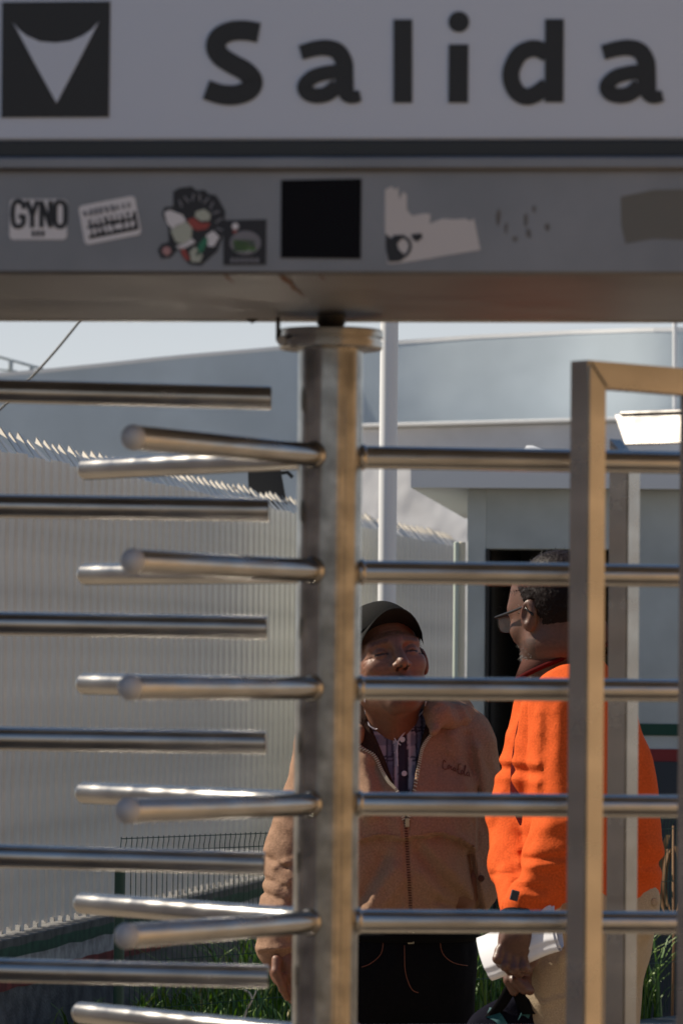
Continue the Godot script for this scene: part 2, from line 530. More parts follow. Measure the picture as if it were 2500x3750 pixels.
func palisade():
	var fx := func(d: float) -> float: return -0.937 + 0.18 * (d - 11.76)
	var along := Vector3(0.18, 0, -1).normalized()
	var side := Vector3(-along.z, 0, along.x)      # towards the viewer's right
	if side.x < 0: side = -side
	var shoulder: float = 2.1212
	var foot: float = 0.8017
	var o := thing("palisade_fence", "tall pale sheet steel palisade fence with bent spiked tops on a striped base wall", "fence", Vector3(fx.call(10.1), 0, -10.1))
	var pitch := 0.0985
	var rng := RandomNumberGenerator.new()
	rng.seed = 4
	var kinds := []
	for v in 5:
		var st := start()
		var w := 0.077
		var lean := rng.randf_range(-0.002, 0.002)
		var tip := 0.077 + rng.randf_range(-0.012, 0.008)
		var out := 0.082 + rng.randf_range(-0.006, 0.006)
		# a folded sheet: broad face, then a narrow return towards the viewer
		var sec := [Vector3.ZERO, along * w, along * (w + 0.004) + side * 0.009]
		for thick in [0.0, -0.0025]:
			var off: Vector3 = side * thick
			for i in 2:
				var a: Vector3 = sec[i] + off
				var b: Vector3 = sec[i + 1] + off
				var n := side if i == 0 else (side - along)
				if thick < 0: n = -n
				if i == 0:
					# the foot is notched: one half stands on the wall, the other stops short
					var m := a.lerp(b, 0.52)
					quad(st, a + Vector3.UP * (foot - 0.012), m + Vector3.UP * (foot - 0.012), m + Vector3.UP * shoulder, a + Vector3.UP * shoulder, n)
					quad(st, m + Vector3.UP * (foot + 0.006), b + Vector3.UP * (foot + 0.006), b + Vector3.UP * shoulder, m + Vector3.UP * shoulder, n)
				else:
					quad(st, a + Vector3.UP * foot, b + Vector3.UP * foot, b + Vector3.UP * shoulder, a + Vector3.UP * shoulder, n)
			# bent spike: broad face runs out to a point on the return's side
			var s0: Vector3 = sec[0] + off + Vector3.UP * shoulder
			var s1: Vector3 = sec[1] + off + Vector3.UP * shoulder
			var s2: Vector3 = sec[2] + off + Vector3.UP * shoulder
			var bend := Vector3.UP * tip - side * out + along * (0.07 + lean)
			var up_n := (side * tip + Vector3.UP * out) * (1.0 if thick == 0.0 else -1.0)
			quad(st, s0, s1, s1 + bend, s1 + bend - along * 0.010, up_n)
			var flare := s1 + bend + Vector3(0, -0.020, 0) - along * 0.016
			tri(st, s1 + bend * 0.4, s1 + bend, flare, (Vector3.UP - along) * (1.0 if thick == 0.0 else -1.0))
		var e0: Vector3 = sec[2]
		quad(st, e0 + Vector3.UP * foot, e0 - side * 0.0025 + Vector3.UP * foot, e0 - side * 0.0025 + Vector3.UP * shoulder, e0 + Vector3.UP * shoulder, along)
		quad(st, Vector3.UP * foot, -side * 0.0025 + Vector3.UP * foot, -side * 0.0025 + Vector3.UP * shoulder, Vector3.UP * shoulder, -along)
		kinds.append(done(st))
	var count := int(10.25 / pitch)
	for i in count:
		var s := obj("slat", kinds[rng.randi() % 5], M.pale_metal, o, Transform3D(Basis(Vector3.UP, rng.randf_range(-0.012, 0.012)), along * pitch * i + Vector3.UP * rng.randf_range(-0.004, 0.004)))
		if i == 0: s.set_meta("label", "folded pale steel slat with a bent spike")
	for h in [1.05, 1.75]:
		obj("rail", box(Vector3(0.04, 0.05, 10.3), 0.003), M.pale_metal, o, Transform3D(Basis.looking_at(along), along * 5.1 - side * 0.03 + Vector3.UP * h))
	# base wall with painted bands; the bands wander as a hand painted edge does
	var wall := thing("fence_base_wall", "low concrete base wall painted with worn green white and red bands under the palisade", "wall", Vector3(fx.call(10.1), 0, -10.1))
	var ytop: float = 0.7862
	var len := 10.35
	obj("core", box(Vector3(0.16, ytop, len), 0.006), M.base_grey, wall, Transform3D(Basis.looking_at(along), along * len * 0.5 - side * 0.02 + Vector3.UP * ytop * 0.5))
	var levels := [ytop - 0.001, 0.7648, 0.7328, 0.6853, 0.6497]
	var wob := noise(8, 1.6, 3)
	for b in 4:
		var st := start()
		var steps := 140
		for i in steps:
			var t0 := len * i / steps
			var t1 := len * (i + 1) / steps
			var y := func(level: int, t: float) -> float:
				return levels[level] + (0.0 if level == 0 else wob.get_noise_2d(t * 3.0, level * 7.0) * 0.008)
			var a := along * t0 + side * 0.0625
			var c := along * t1 + side * 0.0625
			quad(st, a + Vector3.UP * y.call(b + 1, t0), c + Vector3.UP * y.call(b + 1, t1), c + Vector3.UP * y.call(b, t1), a + Vector3.UP * y.call(b, t0), side)
		obj(["mossy_edge", "green_band", "white_band", "red_band"][b], done(st), M[["base_moss", "base_green", "base_white", "base_red"][b]], wall)

func planting_bed():
	# welded mesh fence on a kerb, with a raised bed of strap leaves behind
	var a := Vector3(-0.5424, 0, -10.7)
	var b := Vector3(1.0643, 0, -12.9)
	var along := (b - a).normalized()
	var back := Vector3(along.z, 0, -along.x)
	if back.z > 0: back = -back
	var length := a.distance_to(b)
	var top: float = 1.0989
	var bed: float = 0.4993
	var f := thing("mesh_fence", "low dark green welded mesh fence with a folded top edge around the planting", "fence", a)
	obj("post", tube(Vector3.UP * (bed - 0.2), Vector3.UP * (top - 0.055), 0.0135, 16), M.mesh_green, f)
	obj("post", tube(along * length + Vector3.UP * (bed - 0.2), along * length + Vector3.UP * top, 0.0135, 16), M.mesh_green, f)
	var st := start(1)
	var pitch := 0.0212
	var n := int(length / pitch)
	var wob := noise(31, 0.9, 2)
	for i in n + 1:
		var p := along * pitch * i
		var e := back * wob.get_noise_2d(i * 3.0, 0) * 0.004
		var dx := -along * 0.011 - back * 0.012
		rope([p + Vector3.UP * (top + 0.004) + dx * 0.9, p + Vector3.UP * (top - 0.006) + dx, p + Vector3.UP * (top - 0.026) + e, p + Vector3.UP * (top - 0.2) + e, p + Vector3.UP * (bed + 0.02) + e], 0.00115, 5, st)
	for h in [0.0, 0.034, 0.19, 0.31, 0.43]:
		var o: Vector3 = (-back * 0.012 if h == 0.0 else Vector3.ZERO) + Vector3.UP * (top - h)
		rope([o - along * 0.012, along * length * 0.5 + o, along * length + o], 0.0012, 5, st)
	obj("wire_mesh", done(st), M.mesh_green, f)
	# kerb and soil
	var kerb := thing("bed_kerb", "grey concrete kerb that holds the raised planting bed under the mesh fence", "kerb", a)
	kerb.set_meta("kind", "structure")
	var turn := Basis.looking_at(along)
	obj("kerb_wall", box(Vector3(0.1, bed - 0.03, length + 0.3), 0.01), M.concrete, kerb, Transform3D(turn, along * length * 0.5 + Vector3.UP * (bed - 0.03) * 0.5))
	obj("kerb_cap", box(Vector3(0.13, 0.028, length + 0.32), 0.006), M.concrete, kerb, Transform3D(turn, along * length * 0.5 + Vector3.UP * (bed - 0.014)))
	var soil := slab([Vector2(0.06, -0.05), Vector2(0.06, length), Vector2(1.8, length), Vector2(1.8, -0.05)], bed - 0.03, bed - 0.035, null, Transform3D(Basis(back, along, Vector3.UP), Vector3.ZERO))
	tag(obj("bed_soil", soil, M.soil, self, Transform3D(Basis(), a)), "dark soil of the raised bed", "soil", "", "structure")
	# strap leaves
	var rng := RandomNumberGenerator.new()
	rng.seed = 12
	var st2 := start(1)
	for k in 3900:
		var t := pow(rng.randf(), 0.75)
		var depth := 0.09 + rng.randf() * 0.75
		var p := a + along * (length * (0.25 + 0.75 * t)) + back * depth + Vector3.UP * (bed - 0.03)
		var tall := rng.randf_range(0.10, 0.34) * (0.45 + 0.55 * smoothstep(0.12, 0.42, t))
		var dir := Vector3(rng.randf_range(-1, 1), 0, rng.randf_range(-1, 1)).normalized()
		var bow := rng.randf_range(0.15, 0.75) * tall
		var w := rng.randf_range(0.006, 0.013)
		var across := dir.cross(Vector3.UP)
		var c := lin(0.07, 0.16, 0.025).lerp(lin(0.26, 0.36, 0.08), rng.randf()).srgb_to_linear()
		if rng.randf() < 0.04: c = lin(0.28, 0.24, 0.10).srgb_to_linear()
		st2.set_color(c)
		var prev := []
		for s in 5:
			var q := s / 4.0
			var m := p + Vector3.UP * tall * (q * 1.35 - 0.35 * q * q * q) + dir * bow * q * q
			var half := across * w * 0.5 * (1.0 - pow(q, 2.2)) + across * 0.0004
			var row := [m - half, m + dir * w * -0.16, m + half]
			if s:
				for j in 2:
					quad(st2, prev[j], prev[j + 1], row[j + 1], row[j], dir * -1.0 + Vector3.UP)
			prev = row
	tag(obj("strap_leaves", done(st2), M.leaf), "dense green strap leaved plants filling the raised bed behind the mesh fence", "grass", "", "stuff")
	# dead leaves at the right, dry stalk at the left
	var d := thing("dry_plant", "clump of brown dead hanging leaves behind the mesh fence at the far right", "plant", Vector3(1.0348, 0.7973, -13.3))
	for k in 9:
		var st3 := start(1)
		var x := rng.randf_range(-0.05, 0.05)
		var y1 := rng.randf_range(0.18, 0.30)
		var c2 := Vector3(x, y1, rng.randf_range(-0.05, 0.05))
		var prev2 := []
		for s in 6:
			var q := s / 5.0
			var m := c2 + Vector3(signf(x) * 0.05 * q * (1 - q) * 2.0 + x * 0.4 * q, -y1 * 1.05 * q, 0.02 * sin(q * 4.0 + k))
			var half := Vector3(0.012 * sin(PI * minf(0.15 + q * 0.85, 1.0)) + 0.0008, 0, 0.004)
			var row := [m - half, m + half]
			if s: quad(st3, prev2[0], prev2[1], row[1], row[0], Vector3.BACK)
			prev2 = row
		obj("dead_leaf", done(st3), M.dry_leaf, d)
	obj("stem", rope([Vector3(0, -0.5, 0), Vector3(0.005, -0.1, 0), Vector3(0, 0.26, 0)], 0.004, 8), M.dry_leaf, d)
	var w2 := thing("dry_stalk", "single curled tan dry weed stalk low behind the mesh fence at the left", "weed", Vector3(-0.2424, 0.6132, -11.15))
	var kk := 11.15 / 9840.0
	obj("stem", rope(smooth_line([Vector3(4, -40, 0) * kk, Vector3(2, 0, 0) * kk, Vector3(10, 28, 0) * kk, Vector3(20, 48, 4) * kk, Vector3(14, 64, 0) * kk, Vector3(2, 70, 0) * kk], 4), 0.003, 6), M.cream_paint, w2)
	obj("twig", rope([Vector3(20, 48, 4) * kk, Vector3(27, 62, 0) * kk, Vector3(29, 70, 0) * kk], 0.0022, 6), M.cream_paint, w2)

# ------------------------------------------------------------------ the turnstile

func arm(length: float, r: float) -> ArrayMesh:
	var prof := [[0.0, r], [length - r * 0.75, r]]
	for k in 6:
		var q := (k + 1) / 6.0 * PI * 0.5
		prof.append([length - r * 0.75 + sin(q) * r * 0.75, maxf(cos(q) * r, 0.0)])
	return lathe(Vector3.ZERO, Vector3.RIGHT * length, prof, 28)

func square_tube(st: SurfaceTool, a: Vector3, b: Vector3, w: float, facing: Vector3):
	var up := (b - a).normalized()
	var z := (facing - up * facing.dot(up)).normalized()
	var x := up.cross(z)
	box(Vector3(w, a.distance_to(b), w), 0.003, st, Transform3D(Basis(x, up, z), (a + b) * 0.5))

func turnstile():
	var axis := Vector3(-0.0172, 0, -6.0)
	var rotor := thing("turnstile_rotor", "polished steel full height turnstile rotor with three rows of round arms", "turnstile", axis)
	var rc := 0.0455
	obj("column", lathe(Vector3.ZERO, Vector3.UP, [[0.0, 0.0], [0.0, rc], [1.962, rc], [1.962, 0.0]], 48), M.steel_column, rotor)
	var fl := obj("flange", lathe(Vector3.UP * 1.962, Vector3.UP * 2.0, [[0.0, 0.0], [0.0, 0.070], [0.003, 0.073], [0.012, 0.073], [0.013, 0.068], [0.016, 0.068], [0.017, 0.074], [0.026, 0.074], [0.028, 0.072], [0.028, 0.0]], 40), M.steel_post, rotor)
	obj("bolt", tube(Vector3(-0.066, 1.972, 0.026), Vector3(-0.069, 1.972, 0.036), 0.007, 12), M.cap_end, fl)
	obj("latch_tab", box(Vector3(0.006, 0.034, 0.012), 0.001), M.dark_steel, fl, Transform3D(Basis(), Vector3(-0.074, 1.99, 0.012)))
	obj("bearing_pin", lathe(Vector3.UP * 1.985, Vector3.UP * 2.02, [[0.0, 0.0], [0.0, 0.015], [0.006, 0.014], [0.014, 0.02], [0.035, 0.022], [0.035, 0.0]], 24), M.dark_steel, rotor)
	var levels := [1.8122, 1.651, 1.488, 1.3265, 1.163, 1.001, 0.839, 0.677, 0.515, 0.353]
	var rng := RandomNumberGenerator.new()
	rng.seed = 77
	var dirs := [[6.0, 0.56], [132.5, 0.546], [239.5, 0.511]]
	var meshes := []
	for d in dirs: meshes.append(arm(d[1] - 0.02, 0.0162))
	var tip := lathe(Vector3.ZERO, Vector3.RIGHT, [[0.0, 0.0170], [0.004, 0.0172], [0.008, 0.0160], [0.013, 0.0125], [0.0165, 0.007], [0.0175, 0.0]], 24)
	var bead := lathe(Vector3.ZERO, Vector3.RIGHT, [[0.020, 0.0162], [0.022, 0.0190], [0.0255, 0.0196], [0.029, 0.0180], [0.031, 0.0160]], 24)
	for y in levels:
		for k in 3:
			var turn := Basis(Vector3.UP, deg_to_rad(dirs[k][0] + rng.randf_range(-0.4, 0.4))) * Basis(Vector3.BACK, deg_to_rad(rng.randf_range(-0.25, 0.25)))
			var a := obj("arm", meshes[k], M.steel_tube, rotor, Transform3D(turn, Vector3(0, y, 0) + turn * Vector3(0.02, 0, 0)))
			obj("weld_bead", bead, M.steel_post, a)
			if k == 2:
				obj("end_cap", tip, M.cap_end, a, Transform3D(Basis(), Vector3(dirs[k][1] - 0.032, 0, 0)))
	# fixed comb of bars at the left that the arms pass between
	var comb := thing("barrier_comb", "fixed comb of thick flat ended steel bars reaching in from the left", "barrier", Vector3(-1.2, 0, -6.0))
	var ends := [Vector3(-0.0993, 1.8939, -6), Vector3(-0.1013, 1.7368, -6), Vector3(-0.1021, 1.572, -6), Vector3(-0.1022, 1.4113, -6), Vector3(-0.1023, 1.2424, -6), Vector3(-0.0952, 1.0849, -6)]
	var roots := [Vector3(-0.4805, 1.9, -6), Vector3(-0.4785, 1.7386, -6), Vector3(-0.4764, 1.5739, -6), Vector3(-0.4744, 1.4132, -6), Vector3(-0.4723, 1.2492, -6), Vector3(-0.4702, 1.0904, -6)]
	for i in 6:
		var e: Vector3 = ends[i] + Vector3(1.2, 0, 6)
		var s: Vector3 = roots[i] + Vector3(1.2, 0, 6)
		s = e + (s - e) * (e.x / (e.x - s.x))
		obj("bar", tube(s, e, 0.0166, 28, null, 0.10), M.steel_tube, comb)
	for y in [0.92, 0.76, 0.60, 0.44]:
		obj("bar", tube(Vector3(0, y, 0), Vector3(1.1, y, 0), 0.0166, 20, null, 0.10), M.steel_tube, comb)
	obj("post", box(Vector3(0.08, 2.01, 0.08), 0.004), M.steel_post, comb, Transform3D(Basis(), Vector3(-0.03, 1.005, 0)))
	# canopy beam that carries the bearing and the sign
	var yaw := deg_to_rad(-5.0)
	var beam := thing("canopy_beam", "wide stained steel canopy beam across the top of the turnstile", "beam", Vector3(0, 1.5, -5.36), yaw)
	var yb := 0.508
	var v392 := 0.6385
	var v362 := 0.6555
	var prof := [Vector2(0, yb + 0.004), Vector2(-0.004, yb), Vector2(-0.70, yb + 0.002), Vector2(-0.70, v362 - 0.01), Vector2(-0.004, v362 - 0.01), Vector2(0, v362 - 0.014)]
	var st := start()
	slab(prof, -1.35, 1.7, st, Transform3D(Basis(Vector3(0, 0, 1), Vector3.UP, Vector3(1, 0, 0)), Vector3.ZERO))
	obj("shell", done(st), M.steel_sheet, beam)
	obj("top_lip", box(Vector3(3.06, v362 - v392, 0.014), 0.003), M.steel_sheet, beam, Transform3D(Basis(), Vector3(0.175, (v362 + v392) * 0.5, 0.0075)))
	obj("rear_bead", tube(Vector3(-1.35, yb + 0.006, -0.705), Vector3(1.7, yb + 0.006, -0.705), 0.007, 12), M.steel_post, beam)
	obj("bolt", lathe(Vector3(-0.19, yb + 0.004, -0.69), Vector3(-0.19, yb - 0.006, -0.69), [[0.0, 0.009], [0.004, 0.008], [0.0085, 0.0], [0.0085, 0.0]], 12), M.dark_steel, beam)
	var bp := obj("sensor_plate", slab([Vector2(-0.0799, 2.1267), Vector2(0.0212, 2.1283), Vector2(0.0211, 2.0279), Vector2(-0.0794, 2.0289)], 0.0008, 0.003, null, Transform3D(Basis(), Vector3(0, -1.5, 0))), M.plate_black, beam)
	bp.set_meta("label", "flat square black sensor window")
	# seam and rust runs below it
	for q in [[Vector2(-0.0792, 2.007), 0.006, 0.30], [Vector2(-0.1502, 2.0069), 0.004, 0.10], [Vector2(-0.0297, 2.0071), 0.003, 0.06]]:
		var rs := start()
		var wob := noise(int(q[1] * 9000), 14.0, 3)
		var prev := []
		for s in 13:
			var t: float = s / 12.0
			var w: float = q[1] * (1.0 - 0.75 * t) * (0.7 + 0.6 * wob.get_noise_1d(t * 5.0))
			var x: float = q[0].x + wob.get_noise_1d(t * 3.0 + 9.0) * 0.004
			var row := [Vector3(x - w, yb - 0.0009, -0.006 - t * q[2]), Vector3(x + w, yb - 0.0009, -0.006 - t * q[2])]
			if s: quad(rs, prev[0], prev[1], row[1], row[0], Vector3.DOWN)
			prev = row
		obj("rust_run", done(rs), M.rust, beam)
	for q in [[1142, 498, 7, 22], [1160, 520, 5, 16], [1205, 505, 6, 20], [1212, 535, 6, 14], [1224, 478, 5, 10], [1180, 548, 8, 7], [1255, 522, 7, 12]]:
		var wob2 := noise(q[0], 0.9, 2)
		var edge := []
		for i in 14:
			var a := TAU * i / 14.0
			edge.append(Vector2(0.0, 1.5) + at_px(q[0], q[1]) + Vector2(cos(a) * q[2], sin(a) * q[3]) * 0.000545 * (0.8 + 0.5 * wob2.get_noise_1d(i * 1.7)))
		obj("grime_spot", slab(edge, 0.0003, 0.0005, null, Transform3D(Basis(), Vector3(0, -1.5, 0))), M.grime, beam)
	# two bent square tube frames that guard the right side
	passage_guard("passage_guard", "nearer square steel tube frame with mitred corners right of the column", [Vector3(0.3155, 0, -5.5), Vector3(0.468, 0, -5.645)], 1.9122, 0.0345)
	passage_guard("passage_guard", "farther square steel tube frame whose bright top rail catches the sun", [Vector3(0.437, 0, -6.62), Vector3(0.592, 0, -6.50)], 1.8767, 0.036, true)

func at_px(x: float, y: float) -> Vector2:
	return Vector2((x - 784.0) * 0.000545 - 0.002, 0.5082 + (630.0 - y) * 0.000545)

func passage_guard(called: String, label: String, at: Array, top: float, w: float, tilted := false):
	var o := thing(called, label, "frame", at[0])
	var d: Vector3 = at[1] - at[0]
	var f := d.cross(Vector3.UP).normalized()
	if f.z < 0: f = -f
	var h := w * 0.5
	var run := d.normalized()
	# mitred rectangle: each side is a prism with slanted ends
	var outer := [Vector2(-h, 0), Vector2(-h, top), Vector2(d.length() + h, top), Vector2(d.length() + h, 0)]
	var inner := [Vector2(h, 0), Vector2(h, top - w), Vector2(d.length() - h, top - w), Vector2(d.length() - h, 0)]
	var lay := Transform3D(Basis(run, Vector3.UP, f), Vector3.ZERO)
	for i in 3:
		if i == 1 and tilted: continue
		var g := 0.0006
		var poly := [outer[i], outer[i + 1], inner[i + 1], inner[i]]
		var c: Vector2 = (poly[0] + poly[1] + poly[2] + poly[3]) * 0.25
		var cut := []
		for q in poly: cut.append(q + (c - q).normalized() * g)
		var st := start()
		slab(cut, -h + 0.0025, h - 0.0025, st, lay)
		# rounded arris: a slightly smaller proud face front and back
		var small := []
		for q in Geometry2D.offset_polygon(PackedVector2Array(cut), -0.0025)[0]: small.append(q)
		slab(small, -h, -h + 0.0024, st, lay)
		slab(small, h - 0.0024, h, st, lay)
		obj(["post", "top_rail", "post"][i], done(st), M.steel_post, o)
	if tilted:
		# a sloping folded plate in place of the top rail
		var n := (Vector3(-0.50, 0.52, 0.68)).normalized()
		var side := Vector3.UP.cross(n).normalized()
		var slope := n.cross(side)
		var c: Vector3 = Vector3.UP * (top + 0.012) + side * 0.10
		var pl := start()
		slab([Vector2(-0.128, 0.030), Vector2(0.10, 0.030), Vector2(0.10, -0.026), Vector2(-0.09, -0.026)], -0.002, 0.002, pl, Transform3D(Basis(side, slope, n), c))
		box(Vector3(0.21, 0.005, 0.012), 0.001, pl, Transform3D(Basis(side, slope, n), c + slope * 0.031 + side * -0.012))
		obj("sloping_top_plate", done(pl), M.steel_post, o)

func exit_sign():
	var o := thing("exit_sign", "white exit sign reading Salida with a black arrow square, on top of the beam", "sign", Vector3(0, 1.5, -5.36), deg_to_rad(-5.0))
	var low := Transform3D(Basis(), Vector3(0, -1.5, 0))
	var base: float = 0.678
	obj("panel", box(Vector3(1.7, 0.40, 0.06), 0.003), M.sign_white, o, Transform3D(Basis(), Vector3(0.25, base + 0.20, -0.034)))
	obj("bottom_frame", box(Vector3(1.72, 0.0225, 0.066), 0.003), M.sign_frame, o, Transform3D(Basis(), Vector3(0.25, base - 0.0113, -0.034)))
	var sq := obj("arrow_square", slab([Vector2(-0.4375, 2.3539), Vector2(-0.2996, 2.3544), Vector2(-0.2995, 2.2074), Vector2(-0.4367, 2.2071)], -0.0038, -0.002, null, low), M.sign_black, o)
	var tri_pts := [Vector2(-0.4233, 2.3284), Vector2(-0.4165, 2.3195), Vector2(-0.4052, 2.3106), Vector2(-0.3884, 2.3033), Vector2(-0.3684, 2.3016), Vector2(-0.3506, 2.3037), Vector2(-0.334, 2.3103), Vector2(-0.323, 2.318), Vector2(-0.3137, 2.3285), Vector2(-0.3403, 2.2755), Vector2(-0.3663, 2.2252), Vector2(-0.3948, 2.2756)]
	obj("arrow", slab(tri_pts, -0.0018, -0.0008, null, low), M.sign_white, sq)
	var k := 5.36 / 9840.0
	var z := -0.0036
	var done_letter := func(s: SurfaceTool):
		obj("letter", done(s), M.sign_black, o, low)
	var s1 := start()
	stroke(s1, [Vector2(-0.1104, 2.3139), Vector2(-0.1281, 2.3167), Vector2(-0.1458, 2.3157), Vector2(-0.1601, 2.3086), Vector2(-0.1649, 2.2965), Vector2(-0.1587, 2.2843), Vector2(-0.1437, 2.2743), Vector2(-0.127, 2.2649), Vector2(-0.1175, 2.2528), Vector2(-0.1224, 2.2412), Vector2(-0.1383, 2.2352), Vector2(-0.1571, 2.2358), Vector2(-0.1765, 2.2419)], 46 * k, 46 * k, z, -0.002)
	done_letter.call(s1)
	for dx in [0, 1]:
		var s2 := start()
		var stem := [Vector2(-0.0573, 2.2884), Vector2(-0.0397, 2.2933), Vector2(-0.0232, 2.2943), Vector2(-0.01, 2.2893), Vector2(-0.0027, 2.2761), Vector2(-0.002, 2.2607), Vector2(-0.0018, 2.242)] if dx == 0 else [Vector2(0.3224, 2.2872), Vector2(0.3398, 2.292), Vector2(0.3561, 2.2931), Vector2(0.3692, 2.2881), Vector2(0.3763, 2.275), Vector2(0.377, 2.2597), Vector2(0.3771, 2.2411)]
		stroke(s2, stem, 34 * k, 44 * k, z, -0.002)
		var bowl := [Vector2(-0.0086, 2.2646), Vector2(-0.0284, 2.2619), Vector2(-0.0432, 2.2564), Vector2(-0.0519, 2.246), Vector2(-0.048, 2.2372), Vector2(-0.0358, 2.2338), Vector2(-0.0227, 2.2366), Vector2(-0.0107, 2.2464)] if dx == 0 else [Vector2(0.3704, 2.2635), Vector2(0.3509, 2.2608), Vector2(0.3363, 2.2554), Vector2(0.3276, 2.245), Vector2(0.3315, 2.2363), Vector2(0.3435, 2.233), Vector2(0.3565, 2.2357), Vector2(0.3684, 2.2455)]
		stroke(s2, bowl, 33 * k, 36 * k, z - 0.0003, -0.0017)
		var tail := [Vector2(-0.0019, 2.2464), Vector2(0.0021, 2.2354), Vector2(0.0098, 2.2321), Vector2(0.0186, 2.2337)] if dx == 0 else [Vector2(0.377, 2.2455), Vector2(0.3809, 2.2345), Vector2(0.3885, 2.2312), Vector2(0.3972, 2.2328)]
		stroke(s2, tail, 42 * k, 24 * k, z - 0.0005, -0.0014)
		done_letter.call(s2)
	var s3 := start()
	slab([Vector2(0.0594, 2.3298), Vector2(0.083, 2.3297), Vector2(0.0839, 2.2248), Vector2(0.0603, 2.2248)], z, -0.002, s3)
	done_letter.call(s3)
	var s4 := start()
	slab([Vector2(0.1292, 2.2982), Vector2(0.1539, 2.2981), Vector2(0.1539, 2.2246), Vector2(0.1293, 2.2247)], z, -0.002, s4)
	slab(oval(Vector2(0.1416, 2.3267), 24 * k, 24 * k), z, -0.002, s4)
	done_letter.call(s4)
	var s5 := start()
	slab([Vector2(0.2497, 2.3296), Vector2(0.2731, 2.3295), Vector2(0.2734, 2.2249), Vector2(0.25, 2.225)], z, -0.002, s5)
	stroke(s5, [Vector2(0.2528, 2.2863), Vector2(0.2418, 2.2918), Vector2(0.2298, 2.2919), Vector2(0.2168, 2.2842), Vector2(0.2082, 2.2667), Vector2(0.2083, 2.2514), Vector2(0.215, 2.2382), Vector2(0.2259, 2.2321), Vector2(0.2379, 2.2349), Vector2(0.2531, 2.2458)], 39 * k, 39 * k, z - 0.0003, -0.0017)
	done_letter.call(s5)

